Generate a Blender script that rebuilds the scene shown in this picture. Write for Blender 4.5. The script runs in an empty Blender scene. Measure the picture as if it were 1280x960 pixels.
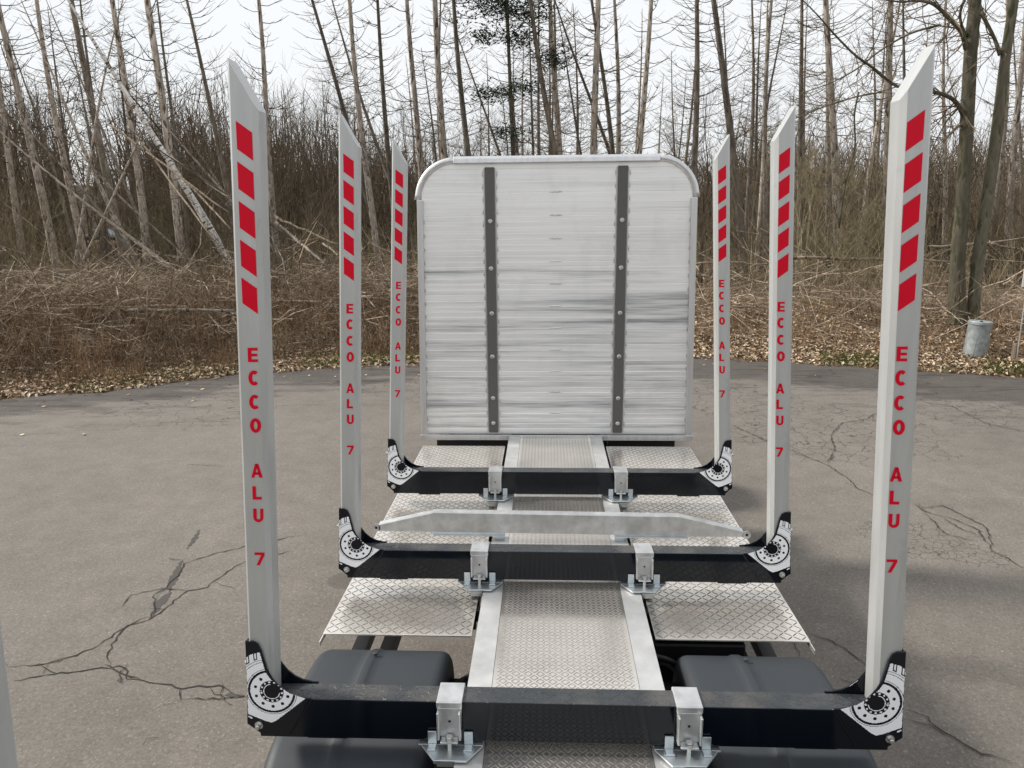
import bpy, bmesh, math, random
from mathutils import Vector, Matrix, Quaternion
import numpy as np
S = bpy.context.scene
COL = S.collection

# ------------------------------------------------------------------ camera
cam_d = bpy.data.cameras.new('camera'); cam = bpy.data.objects.new('camera', cam_d); COL.objects.link(cam)
yaw, pitch, roll = 0.0471, 0.2236, -0.0101
cy_, sy_ = math.cos(yaw), math.sin(yaw)
F = Vector((-sy_*math.cos(pitch), cy_*math.cos(pitch), -math.sin(pitch)))
R = Vector((cy_, sy_, 0)); U = R.cross(F)
R2 = R*math.cos(roll)+U*math.sin(roll); U2 = -R*math.sin(roll)+U*math.cos(roll)
cam.matrix_world = Matrix((( R2.x, U2.x, -F.x, -0.085), (R2.y, U2.y, -F.y, 0), (R2.z, U2.z, -F.z, 3.1336), (0, 0, 0, 1)))
cam_d.sensor_width = 36; cam_d.lens = 36*926.98/1280; cam_d.clip_start = .05; cam_d.clip_end = 2000
S.camera = cam
S.render.resolution_x = 1024; S.render.resolution_y = 768

# ------------------------------------------------------------------ sky, sun, exposure
SUN_EL, SUN_AZ = math.radians(38), math.radians(-78)      # azimuth from +Y (ahead), negative = to the left
SUN_DIR = Vector((math.sin(SUN_AZ)*math.cos(SUN_EL), math.cos(SUN_AZ)*math.cos(SUN_EL), math.sin(SUN_EL)))
w = bpy.data.worlds.new('World'); S.world = w; w.use_nodes = True
nt = w.node_tree; nt.nodes.clear()
out = nt.nodes.new('ShaderNodeOutputWorld'); bg = nt.nodes.new('ShaderNodeBackground'); bg.inputs[1].default_value = .12
sky = nt.nodes.new('ShaderNodeTexSky'); sky.sky_type = 'NISHITA'; sky.sun_disc = False
sky.sun_elevation = SUN_EL; sky.sun_rotation = SUN_AZ; sky.air_density = 1.2; sky.dust_density = 3.0
tc = nt.nodes.new('ShaderNodeTexCoord'); mp = nt.nodes.new('ShaderNodeMapping'); mp.inputs['Scale'].default_value = (1, 1, 2.6)
nz = nt.nodes.new('ShaderNodeTexNoise'); nz.inputs['Scale'].default_value = 1.7; nz.inputs['Detail'].default_value = 6
cr = nt.nodes.new('ShaderNodeValToRGB'); cr.color_ramp.elements[0].position = .25; cr.color_ramp.elements[0].color = (.6, .6, .6, 1)
cr.color_ramp.elements[1].position = .6; cr.color_ramp.elements[1].color = (1, 1, 1, 1)
mx = nt.nodes.new('ShaderNodeMix'); mx.data_type = 'RGBA'
mx.inputs['B'].default_value = (6.2, 6.35, 6.5, 1)
nt.links.new(tc.outputs['Generated'], mp.inputs[0]); nt.links.new(mp.outputs[0], nz.inputs[0]); nt.links.new(nz.outputs[0], cr.inputs[0])
nt.links.new(cr.outputs[0], mx.inputs['Factor']); nt.links.new(sky.outputs[0], mx.inputs['A'])
nt.links.new(mx.outputs['Result'], bg.inputs[0]); nt.links.new(bg.outputs[0], out.inputs[0])
sun_d = bpy.data.lights.new('sun', 'SUN'); sun_d.energy = 3.6; sun_d.angle = math.radians(9); sun_d.color = (1, .95, .885)
sun = bpy.data.objects.new('sun', sun_d); COL.objects.link(sun)
sun.rotation_mode = 'QUATERNION'; sun.rotation_quaternion = SUN_DIR.to_track_quat('Z', 'Y')
S.view_settings.view_transform = 'Standard'; S.view_settings.look = 'None'; S.view_settings.gamma = 1
S.view_settings.use_curve_mapping = False
S.view_settings.exposure = 0.36

# ------------------------------------------------------------------ material helpers
def mat(name, base=(.5, .5, .5), rough=.6, metal=0.0, spec=.5):
    m = bpy.data.materials.new(name); m.use_nodes = True
    b = m.node_tree.nodes['Principled BSDF']
    b.inputs['Base Color'].default_value = (*base, 1); b.inputs['Roughness'].default_value = rough
    b.inputs['Metallic'].default_value = metal; b.inputs['Specular IOR Level'].default_value = spec
    return m
class N:
    """small node-graph writer"""
    def __init__(s, m): s.m = m; s.t = m.node_tree; s.b = s.t.nodes['Principled BSDF']
    def new(s, k, **kw):
        n = s.t.nodes.new(k)
        for a, v in kw.items(): setattr(n, a, v)
        return n
    def link(s, a, b): s.t.links.new(a, b)
    def coord(s, scale=(1, 1, 1), kind='Object', rot=(0, 0, 0)):
        c = s.new('ShaderNodeTexCoord'); p = s.new('ShaderNodeMapping'); p.inputs['Scale'].default_value = scale; p.inputs['Rotation'].default_value = rot
        s.link(c.outputs[kind], p.inputs[0]); return p.outputs[0]
    def noise(s, v, scale, detail=4, rough=.55, dist=0):
        n = s.new('ShaderNodeTexNoise'); n.inputs['Scale'].default_value = scale; n.inputs['Detail'].default_value = detail
        n.inputs['Roughness'].default_value = rough; n.inputs['Distortion'].default_value = dist
        s.link(v, n.inputs[0]); return n.outputs[0]
    def ramp(s, f, stops):
        r = s.new('ShaderNodeValToRGB'); e = r.color_ramp.elements
        while len(e) < len(stops): e.new(.5)
        for i, (p, c) in enumerate(stops):
            e[i].position = p; e[i].color = (*c, 1) if isinstance(c, tuple) else (c, c, c, 1)
        s.link(f, r.inputs[0]); return r.outputs[0]
    def mix(s, f, a, b, mode='MIX'):
        n = s.new('ShaderNodeMix', data_type='RGBA', blend_type=mode)
        for k, v in (('Factor', f), ('A', a), ('B', b)):
            if isinstance(v, bpy.types.NodeSocket): s.link(v, n.inputs[k])
            elif isinstance(v, tuple): n.inputs[k].default_value = (*v, 1)
            else: n.inputs[k].default_value = v
        return n.outputs['Result']
    def math(s, op, a, b=0.0):
        n = s.new('ShaderNodeMath', operation=op)
        for i, v in enumerate((a, b)):
            if isinstance(v, bpy.types.NodeSocket): s.link(v, n.inputs[i])
            else: n.inputs[i].default_value = v
        return n.outputs[0]
    def bump(s, h, strength, dist):
        n = s.new('ShaderNodeBump'); n.inputs['Strength'].default_value = strength; n.inputs['Distance'].default_value = dist
        s.link(h, n.inputs['Height']); s.link(n.outputs[0], s.b.inputs['Normal'])
    def base(s, v): s.link(v, s.b.inputs['Base Color'])
    def rough(s, v): s.link(v, s.b.inputs['Roughness'])

def bark(name, dark, light, marks=None, mk_scale=(9, 9, 2.2)):
    m = mat(name, dark, .9, 0, .15); g = N(m); v = g.coord((1, 1, .25)); r = g.noise(v, 9, 5)
    c = g.ramp(r, [(.35, dark), (.65, light)])
    if marks:
        v2 = g.coord(mk_scale); r2 = g.noise(v2, 1.0, 3)
        c = g.mix(g.ramp(r2, [(.55, 0.0), (.62, 1.0)]), c, marks)
    oi = g.new('ShaderNodeObjectInfo'); br = g.ramp(oi.outputs['Random'], [(0, .65), (1, 1.3)])
    c = g.mix(1.0, c, br, 'MULTIPLY'); g.base(c)
    g.bump(g.noise(g.coord((1, 1, .4)), 25, 3), .6, .01)
    return m
M_bark_pink = bark('conifer bark', (.24, .205, .17), (.56, .49, .42), (.1, .08, .062))
M_bark_dark = bark('dark bark', (.095, .08, .064), (.24, .21, .17))
M_bark_pale = bark('pale bark', (.22, .19, .155), (.44, .39, .33), (.1, .085, .07))
M_birch = bark('birch bark', (.5, .47, .43), (.72, .7, .66), (.06, .05, .045), (3, 3, 16))
M_beech = bark('smooth olive bark', (.1, .092, .062), (.185, .165, .125), (.07, .075, .04))
M_twig = bark('twig', (.08, .06, .041), (.175, .14, .1))
M_twig_olive = bark('olive twig', (.12, .1, .06), (.24, .2, .125))
M_stem = bark('bramble stem', (.08, .053, .033), (.47, .36, .25))
M_deadwood = bark('dead branch', (.12, .09, .063), (.54, .45, .35))
M_log = bark('fallen log bark', (.2, .155, .11), (.45, .37, .28), (.1, .075, .05))
M_grass = mat('dry grass', (.2, .13, .07), .9, 0, .1); g = N(M_grass)
g.base(g.ramp(g.noise(g.coord(), 1.3, 4), [(.35, (.13, .075, .04)), (.5, (.25, .155, .088)), (.68, (.4, .29, .18))]))
M_greengrass = mat('green grass', (.1, .13, .03), .9, 0, .1)
M_needle = mat('evergreen needles', (.035, .06, .035), .8, 0, .2)
M_leafb = mat('withered leaves', (.15, .09, .05), .8, 0, .2)

# leaf litter: each leaf its own tint through a face attribute
M_leaf = mat('dry leaves', (.35, .25, .16), .75, 0, .3); g = N(M_leaf)
at = g.new('ShaderNodeAttribute', attribute_name='tint')
g.base(g.ramp(at.outputs['Fac'], [(0, (.1, .06, .035)), (.45, (.24, .155, .09)), (.75, (.42, .31, .2)), (1, (.62, .52, .38))]))

# forest floor
M_floor = mat('forest floor', (.1, .075, .05), .95, 0, .1); g = N(M_floor); v = g.coord()
a = g.ramp(g.noise(v, 6, 8, .7), [(.3, (.05, .035, .023)), (.5, (.14, .1, .065)), (.72, (.32, .245, .165))])
gr = g.ramp(g.noise(v, .5, 5, .6), [(.55, 0.0), (.68, 1.0)])
g.base(g.mix(gr, a, (.06, .068, .026))); g.bump(g.noise(v, 14, 6), .9, .05)
M_hill = mat('hillside earth', (.05, .04, .028), .95, 0, .1); g = N(M_hill); v = g.coord()
g.base(g.ramp(g.noise(v, .35, 8, .7), [(.3, (.022, .017, .011)), (.6, (.06, .047, .03)), (.8, (.085, .068, .045))]))

# asphalt
M_asph = mat('worn asphalt', (.15, .14, .13), .85, 0, .35); g = N(M_asph); v = g.coord()
big = g.ramp(g.noise(v, .35, 5, .6), [(.3, (.148, .132, .114)), (.7, (.192, .172, .149))])
mid = g.ramp(g.noise(v, 3.0, 6, .65), [(.3, .86), (.7, 1.1)])
c = g.mix(1.0, big, mid, 'MULTIPLY')
vo = g.new('ShaderNodeTexVoronoi'); vo.inputs['Scale'].default_value = 95; g.link(v, vo.inputs[0])
sp = g.ramp(vo.outputs['Color'], [(.0, .68), (.45, .97), (.8, 1.03), (.97, 1.8)])
c = g.mix(.8, c, sp, 'MULTIPLY')
gv = g.ramp(g.noise(v, 38, 4, .7), [(.3, .7), (.7, 1.25)]); c = g.mix(.7, c, gv, 'MULTIPLY')
# dark zone along the verge: radius from the centre of the turning circle, broken by noise
sx = g.new('ShaderNodeSeparateXYZ'); g.link(v, sx.inputs[0])
ln = g.new('ShaderNodeVectorMath', operation='LENGTH'); cbx = g.new('ShaderNodeCombineXYZ')
g.link(sx.outputs[0], cbx.inputs[0]); g.link(sx.outputs[1], cbx.inputs[1]); g.link(cbx.outputs[0], ln.inputs[0])
rr = g.math('ADD', ln.outputs['Value'], g.math('MULTIPLY', g.noise(g.coord((.55, 1.6, 1)), 1.1, 6, .65), 4.2))
verge_dark = g.ramp(g.math('MULTIPLY', rr, .05), [(.81, 0.0), (.84, 1.0)])
c = g.mix(verge_dark, c, g.mix(1.0, c, (.5, .49, .5), 'MULTIPLY'))
shadow_stk = g.ramp(g.noise(g.coord((.45, 2.6, 1)), 1.5, 6, .68, .6), [(.54, 0.0), (.575, .85)])  # tree-shadow fingers near the verge, painted into the asphalt colour
c = g.mix(g.math('MULTIPLY', shadow_stk, g.ramp(g.math('MULTIPLY', ln.outputs['Value'], .05), [(.58, 0.0), (.72, 1.0)])), c, g.mix(1.0, c, (.58, .57, .57), 'MULTIPLY'))
# net of fine cracks in three worn patches
def spot(x, y, r):
    d = g.new('ShaderNodeVectorMath', operation='DISTANCE'); g.link(v, d.inputs[0]); d.inputs[1].default_value = (x, y, 0)
    return g.ramp(g.math('ADD', g.math('DIVIDE', d.outputs['Value'], r), g.math('MULTIPLY', g.noise(v, 1.2, 4), 1.0)), [(1.05, 1.0), (1.0, 1.0)]) if 0 else \
        g.math('LESS_THAN', g.math('ADD', g.math('DIVIDE', d.outputs['Value'], r), g.noise(v, 1.4, 4)), 1.25)
dv = g.new('ShaderNodeVectorMath', operation='ADD'); nzv = g.new('ShaderNodeTexNoise'); nzv.inputs['Scale'].default_value = 6
g.link(v, nzv.inputs[0]); sc = g.new('ShaderNodeVectorMath', operation='SCALE'); g.link(nzv.outputs['Color'], sc.inputs[0]); sc.inputs['Scale'].default_value = .16
g.link(v, dv.inputs[0]); g.link(sc.outputs[0], dv.inputs[1])
def net(scale, width):
    q = g.new('ShaderNodeTexVoronoi', feature='DISTANCE_TO_EDGE'); q.inputs['Scale'].default_value = scale; g.link(dv.outputs[0], q.inputs[0])
    return g.math('LESS_THAN', q.outputs['Distance'], width)
m1 = g.math('MAXIMUM', g.math('MAXIMUM', spot(4.2, 10.6, 2.0), spot(3.2, 12.6, 1.6)), spot(6.8, 12.2, 1.8))
m2 = g.math('MAXIMUM', spot(3.45, 6.95, .62), spot(3.9, 6.6, .4))
m3 = g.math('MAXIMUM', spot(-6.0, 12.0, 1.8), spot(-2.5, 13.4, 1.4))
crk = g.math('MAXIMUM', g.math('MULTIPLY', net(4.4, .024), m1), g.math('MULTIPLY', net(10, .035), m2))
crk = g.math('MAXIMUM', crk, g.math('MULTIPLY', net(3.4, .016), m3))
c = g.mix(g.math('MULTIPLY', crk, .8), c, (.055, .05, .045)); # two old oil stains and a tyre-scuffed streak
st1 = g.math('MULTIPLY', g.math('MAXIMUM', spot(-1.85, 5.95, .2), spot(3.9, 4.75, .3)), .42); c = g.mix(st1, c, (.06, .055, .05))
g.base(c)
g.bump(g.noise(v, 60, 3), .5, .004)
M_crack = mat('crack', (.045, .04, .036), .95, 0, .1)
M_patch = mat('bitumen filled crack', (.07, .064, .058), .8, 0, .3)

# metals and paints of the truck
def metal(name, lo, hi, r0, r1, scale=6, stretch=(1, 1, 1), met=.9, bump=.0):
    m = mat(name, lo, r0, met); g = N(m); v = g.coord(stretch)
    n = g.noise(v, scale, 6, .6); g.base(g.ramp(n, [(.3, lo), (.7, hi)])); g.rough(g.ramp(g.noise(v, scale*.6, 5), [(.3, r0), (.7, r1)]))
    if bump: g.bump(g.noise(v, scale*4, 3), bump, .002)
    return m
M_galv = metal('galvanised steel', (.5, .51, .51), (.74, .75, .75), .3, .5, 14, met=.8, bump=.12)
M_zinc = metal('bright zinc plate', (.55, .6, .62), (.72, .76, .78), .25, .42, 18, met=.85)
M_rail = metal('galvanised rail top', (.5, .5, .49), (.66, .66, .65), .4, .62, 9, met=.6)
M_alu = metal('brushed aluminium', (.6, .6, .6), (.72, .72, .72), .34, .46, 5, (6, 6, .4), met=.85)
M_check = metal('checker plate', (.84, .79, .72), (.93, .885, .81), .12, .22, 3, met=.88)
M_wing = metal('weathered checker plate', (.72, .665, .595), (.9, .855, .79), .15, .36, 3.5, met=.75)
M_wtread = metal('grimy shade-dark tread bar', (.07, .06, .05), (.3, .275, .25), .42, .6, 4.5, met=.6)  # grime, plus the dark shading around the bars put into their colour
M_ctread = metal('tread bar', (.34, .315, .285), (.5, .47, .43), .36, .5, 3, met=.75)
M_stake = metal('anodised stake', (.47, .48, .475), (.55, .56, .55), .3, .46, 4, (4, 4, .5), met=.45)
g = N(M_stake)      # handling scuffs and faint grime runs
old = g.b.inputs['Base Color'].links[0].from_socket
sc1 = g.ramp(g.noise(g.coord((9, 9, 1.2)), 2.2, 6, .7), [(.56, 1.0), (.75, .86)]); sc2 = g.ramp(g.noise(g.coord((1, 1, 1)), 7, 5, .7), [(.6, 1.0), (.75, .85)])
g.base(g.mix(1.0, g.mix(1.0, old, sc1, 'MULTIPLY'), sc2, 'MULTIPLY'))
M_sticker = mat('white sticker', (.78, .785, .775), .45)
M_red = mat('red reflective sticker', (.68, .0, .02), .4, 0, .2)
M_black = mat('black gloss paint', (.003, .005, .009), .08, 0, .38); g = N(M_black)
g.rough(g.ramp(g.noise(g.coord(), 7, 5), [(.35, .05), (.7, .16)]))
M_top = mat('damp sky-greyed black paint', (.03, .033, .036), .25); g = N(M_top); v = g.coord((1, 1.6, 1))  # droplets; the paler base paints in the sky's grey reflection on top
vn = g.noise(v, 22, 4, .6, .8); drop = g.ramp(vn, [(.47, 0.0), (.53, 1.0)])
g.rough(g.ramp(vn, [(.45, .36), (.55, .14)])); g.bump(drop, .5, .003)
g.base(g.mix(g.ramp(g.noise(g.coord(), 5, 6), [(.45, 0.0), (.75, .5)]), (.03, .034, .038), (.14, .13, .115)))
M_white = mat('white decal', (.92, .93, .95), .35)
M_frame = mat('chassis black', (.008, .008, .009), .5)
M_fend = mat('grey plastic mudguard', (.034, .039, .045), .5, 0, .4); g = N(M_fend)
g.rough(g.ramp(g.noise(g.coord(), 6, 5), [(.3, .5), (.7, .66)]))
M_rub = mat('rubber', (.018, .018, .018), .8)
M_strip = mat('grey rubber strip', (.1, .097, .092), .6)
M_rim = mat('wheel rim', (.35, .36, .37), .4, .8)
M_bolt = mat('bolt steel', (.6, .6, .58), .3, .9)
M_glass = mat('car glass', (.03, .04, .05), .08)
M_car = mat('car paint', (.4, .46, .52), .25, .3)
M_post = mat('post', (.2, .16, .12), .8)
# headboard: planks of slightly different brightness, reflected bands and bright top painted in, brushed along x
M_head = mat('aluminium planks', (.8, .8, .8), .4, .6); g = N(M_head); v = g.coord((.25, 1, 14))
sz = g.new('ShaderNodeSeparateXYZ'); g.link(g.coord(), sz.inputs[0])
lowr = g.ramp(sz.outputs[2], [(.0, .75), (.62, 1.0), (.99, 1.0)]); hi = g.math('LESS_THAN', sz.outputs[2], 1.50)
pl = g.ramp(g.noise(g.coord((.18, 0, 6.5)), 1, 5, .75), [(.38, (.4, .41, .43)), (.46, (.78, .785, .79)), (.53, (.96, .96, .955))])
pl = g.mix(g.math('MULTIPLY', g.math('SUBTRACT', 1.0, hi), .8), pl, (.93, .925, .915))
st = g.ramp(g.noise(v, 4, 4, .5), [(.3, .93), (.7, 1.02)]); c = g.mix(1.0, pl, st, 'MULTIPLY')
bl = g.ramp(g.noise(g.coord((1.5, 1, 1)), 1.6, 6, .7), [(.52, 1.0), (.75, .88)]); g.base(g.mix(1.0, c, bl, 'MULTIPLY'))
g.rough(g.ramp(g.noise(v, 2.5, 4), [(.3, .28), (.7, .46)]))
M_bin = mat('galvanised can', (.4, .44, .45), .55, .5); g = N(M_bin); v = g.coord()
moss = g.ramp(g.math('ADD', g.noise(v, 5, 5), g.math('MULTIPLY', g.new('ShaderNodeSeparateXYZ').outputs[2], 0)), [(.58, 0.0), (.75, .7)])
g.base(g.mix(moss, g.ramp(g.noise(v, 9, 5), [(.3, (.22, .25, .255)), (.7, (.4, .43, .43))]), (.2, .2, .1)))

# ------------------------------------------------------------------ geometry helper
class G:
    def __init__(s): s.v = []; s.f = []; s.m = []
    def quad(s, pts, mi=0):
        i = len(s.v); s.v += [tuple(p) for p in pts]; s.f.append(tuple(range(i, i+len(pts)))); s.m.append(mi)
    def box(s, x0, x1, y0, y1, z0, z1, mi=0, top=None):
        i = len(s.v)
        s.v += [(x0, y0, z0), (x1, y0, z0), (x1, y1, z0), (x0, y1, z0), (x0, y0, z1), (x1, y0, z1), (x1, y1, z1), (x0, y1, z1)]
        for k, q in enumerate(((0, 3, 2, 1), (4, 5, 6, 7), (0, 1, 5, 4), (1, 2, 6, 5), (2, 3, 7, 6), (3, 0, 4, 7))):
            s.f.append(tuple(i+a for a in q)); s.m.append(top if (top is not None and k == 1) else mi)
    def prism(s, pts, y0, y1, mi=0, axis='y', side=None):
        """extrude a 2D outline (x,z) along y, or (y,z) along x, or (x,y) along z"""
        n = len(pts); i = len(s.v)
        P = {'y': lambda p, t: (p[0], t, p[1]), 'x': lambda p, t: (t, p[0], p[1]), 'z': lambda p, t: (p[0], p[1], t)}[axis]
        s.v += [P(p, y0) for p in pts]+[P(p, y1) for p in pts]
        s.f.append(tuple(i+k for k in range(n))); s.f.append(tuple(i+n+k for k in reversed(range(n)))); s.m += [mi, mi]
        for k in range(n):
            a, b = i+k, i+(k+1) % n; s.f.append((b, a, a+n, b+n)); s.m.append(mi if side is None else side(k))
    def tube(s, pts, rad, n=3, mi=0, cap=True):
        i = len(s.v); L = len(pts); px = None
        for k in range(L):
            a = pts[max(0, k-1)]; b = pts[min(L-1, k+1)]
            dx, dy, dz = b[0]-a[0], b[1]-a[1], b[2]-a[2]; l = math.sqrt(dx*dx+dy*dy+dz*dz) or 1; dx /= l; dy /= l; dz /= l
            if px is None:
                px = (dz, 0, -dx) if abs(dy) > .8 else (0, dz, -dy) if abs(dx) > .8 else (-dy, dx, 0) if abs(dz) < .9 else (1, 0, 0)
            q = px[0]*dx+px[1]*dy+px[2]*dz; ux, uy, uz = px[0]-q*dx, px[1]-q*dy, px[2]-q*dz
            l = math.sqrt(ux*ux+uy*uy+uz*uz) or 1; ux /= l; uy /= l; uz /= l; px = (ux, uy, uz)
            wx, wy, wz = dy*uz-dz*uy, dz*ux-dx*uz, dx*uy-dy*ux; r = rad[k]; c = pts[k]
            for t in range(n):
                co, si = CS[n][t]; co *= r; si *= r
                s.v.append((c[0]+ux*co+wx*si, c[1]+uy*co+wy*si, c[2]+uz*co+wz*si))
        for k in range(L-1):
            for t in range(n):
                a = i+k*n+t; b = i+k*n+(t+1) % n; s.f.append((a, b, b+n, a+n)); s.m.append(mi)
        if cap:
            s.f.append(tuple(i+t for t in reversed(range(n)))); s.f.append(tuple(i+(L-1)*n+t for t in range(n))); s.m += [mi, mi]
    def lathe(s, prof, c=(0, 0, 0), n=24, mi=0, axis='z'):
        i = len(s.v)
        for (r, h) in prof:
            for t in range(n):
                a = 2*math.pi*t/n; x, y = r*math.cos(a), r*math.sin(a)
                s.v.append({'z': (c[0]+x, c[1]+y, c[2]+h), 'x': (c[0]+h, c[1]+x, c[2]+y), 'y': (c[0]+x, c[1]+h, c[2]+y)}[axis])
        for k in range(len(prof)-1):
            for t in range(n):
                a = i+k*n+t; b = i+k*n+(t+1) % n; s.f.append((a, b, b+n, a+n)); s.m.append(mi)
        s.f.append(tuple(i+t for t in reversed(range(n)))); s.f.append(tuple(i+(len(prof)-1)*n+t for t in range(n))); s.m += [mi, mi]
    def mirror_x(s):
        s.v = [(-a, b, c) for a, b, c in s.v]; s.f = [tuple(reversed(f)) for f in s.f]; return s
    def build(s, name, mats, parent=None, loc=None, bevel=0, smooth=False, seg=2, fixn=False, tint=None):
        me = bpy.data.meshes.new(name); me.from_pydata(s.v, [], s.f)
        mats = mats if isinstance(mats, (list, tuple)) else [mats]
        for m in mats: me.materials.append(m)
        if len(mats) > 1: me.polygons.foreach_set('material_index', s.m)
        if smooth: me.polygons.foreach_set('use_smooth', [True]*len(s.f))
        if tint is not None:
            at = me.attributes.new('tint', 'FLOAT', 'FACE'); at.data.foreach_set('value', tint)
        if fixn:
            bm = bmesh.new(); bm.from_mesh(me); bmesh.ops.recalc_face_normals(bm, faces=bm.faces); bm.to_mesh(me); bm.free()
        me.update()
        o = bpy.data.objects.new(name, me); COL.objects.link(o)
        if parent: o.parent = parent
        if loc: o.location = loc
        if bevel:
            b = o.modifiers.new('bevel', 'BEVEL'); b.width = bevel; b.segments = seg; b.limit_method = 'ANGLE'; b.angle_limit = math.radians(40)
        return o
CS = {n: [(math.cos(2*math.pi*t/n), math.sin(2*math.pi*t/n)) for t in range(n)] for n in range(3, 33)}
def tag(o, label=None, cat=None, group=None, kind=None):
    if label: o['label'] = label
    if cat: o['category'] = cat
    if group: o['group'] = group
    if kind: o['kind'] = kind
    return o
def empty(name, loc, label, cat, group=None):
    o = bpy.data.objects.new(name, None); COL.objects.link(o); o.location = loc; return tag(o, label, cat, group)
def copy_tree(o, parent=None):
    c = o.copy(); COL.objects.link(c); c.parent = parent
    for ch in list(o.children): copy_tree(ch, c)
    return c
rnd = random.Random(5)
def pip(x, y, poly):
    ins = False; j = len(poly)-1
    for i in range(len(poly)):
        xi, yi = poly[i]; xj, yj = poly[j]
        if (yi > y) != (yj > y) and x < (xj-xi)*(y-yi)/(yj-yi)+xi: ins = not ins
        j = i
    return ins

TRUNKS = [(-21.47, 30, -0.014, 0.111, 0), (-20.89, 31, -0.032, 0.131, 0), (-21.45, 34, -0.012, 0.125, 0), (-18.04, 33, -0.362, 0.087, 0), (-28.06, 44, -0.186, 0.093, 1), (-21.83, 38, -0.103, 0.16, 1), (-16.46, 30, -0.023, 0.126, 0), (-14.4, 29, -0.038, 0.137, 0), (-21.26, 44, -0.039, 0.116, 1), (-14.91, 36, -0.126, 0.114, 1), (-11.39, 28, -0.492, 0.118, 3), (-5.76, 26, -1.409, 0.055, 1), (-10.25, 31, -0.816, 0.082, 1), (-11.63, 32, -0.029, 0.118, 0), (-29.07, 48, 0.038, 0.126, 1), (-9.75, 45, -0.233, 0.142, 1), (-6.7, 40, -0.289, 0.105, 1), (-6.76, 30, -0.036, 0.111, 0), (-7.95, 40, -0.028, 0.126, 1), (-5.4, 33, -0.025, 0.122, 0), (-4.04, 32, -0.031, 0.135, 0), (-4.93, 38, 0.001, 0.1, 2), (-3.09, 34, -0.05, 0.125, 1), (-0.25, 36, -0.348, 0.076, 1), (-1.01, 36, -0.074, 0.095, 0), (1.37, 34, -0.152, 0.125, 1), (0.15, 44, -0.007, 0.093, 1), (0.7, 42, -0.026, 0.111, 1), (0.81, 35, -0.022, 0.129, 0), (5.05, 38, -0.366, 0.1, 1), (2.99, 40, -0.193, 0.084, 1), (2.07, 33, -0.031, 0.139, 0), (3.63, 36, -0.139, 0.114, 1), (3.15, 36, -0.026, 0.114, 2), (3.3, 31, 0.023, 0.114, 0), (5.97, 32, -0.028, 0.118, 1), (8.17, 31, -0.178, 0.131, 1), (10.93, 42, -0.046, 0.111, 1), (10.47, 38, -0.016, 0.1, 0), (10.78, 38, -0.003, 0.12, 2), (11.64, 35, -0.09, 0.111, 1), (15.31, 46, -0.056, 0.097, 1), (12.5, 34, -0.083, 0.107, 2), (12.21, 32, -0.076, 0.135, 0), (13.26, 30, -0.065, 0.126, 0), (18.46, 40, -0.084, 0.105, 1), (18.35, 44, -0.074, 0.093, 1), (19.45, 34, -0.084, 0.107, 2), (19.21, 32, -0.086, 0.118, 0), (20.63, 40, -0.106, 0.105, 0), (25.78, 42, -0.181, 0.088, 1), (-0.51, 46, -0.041, 0.097, 1), (1.83, 48, -0.025, 0.101, 1), (8.56, 50, -0.071, 0.079, 1), (11.98, 48, -0.107, 0.101, 1), (-3.59, 50, -0.022, 0.079, 1)]
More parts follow.
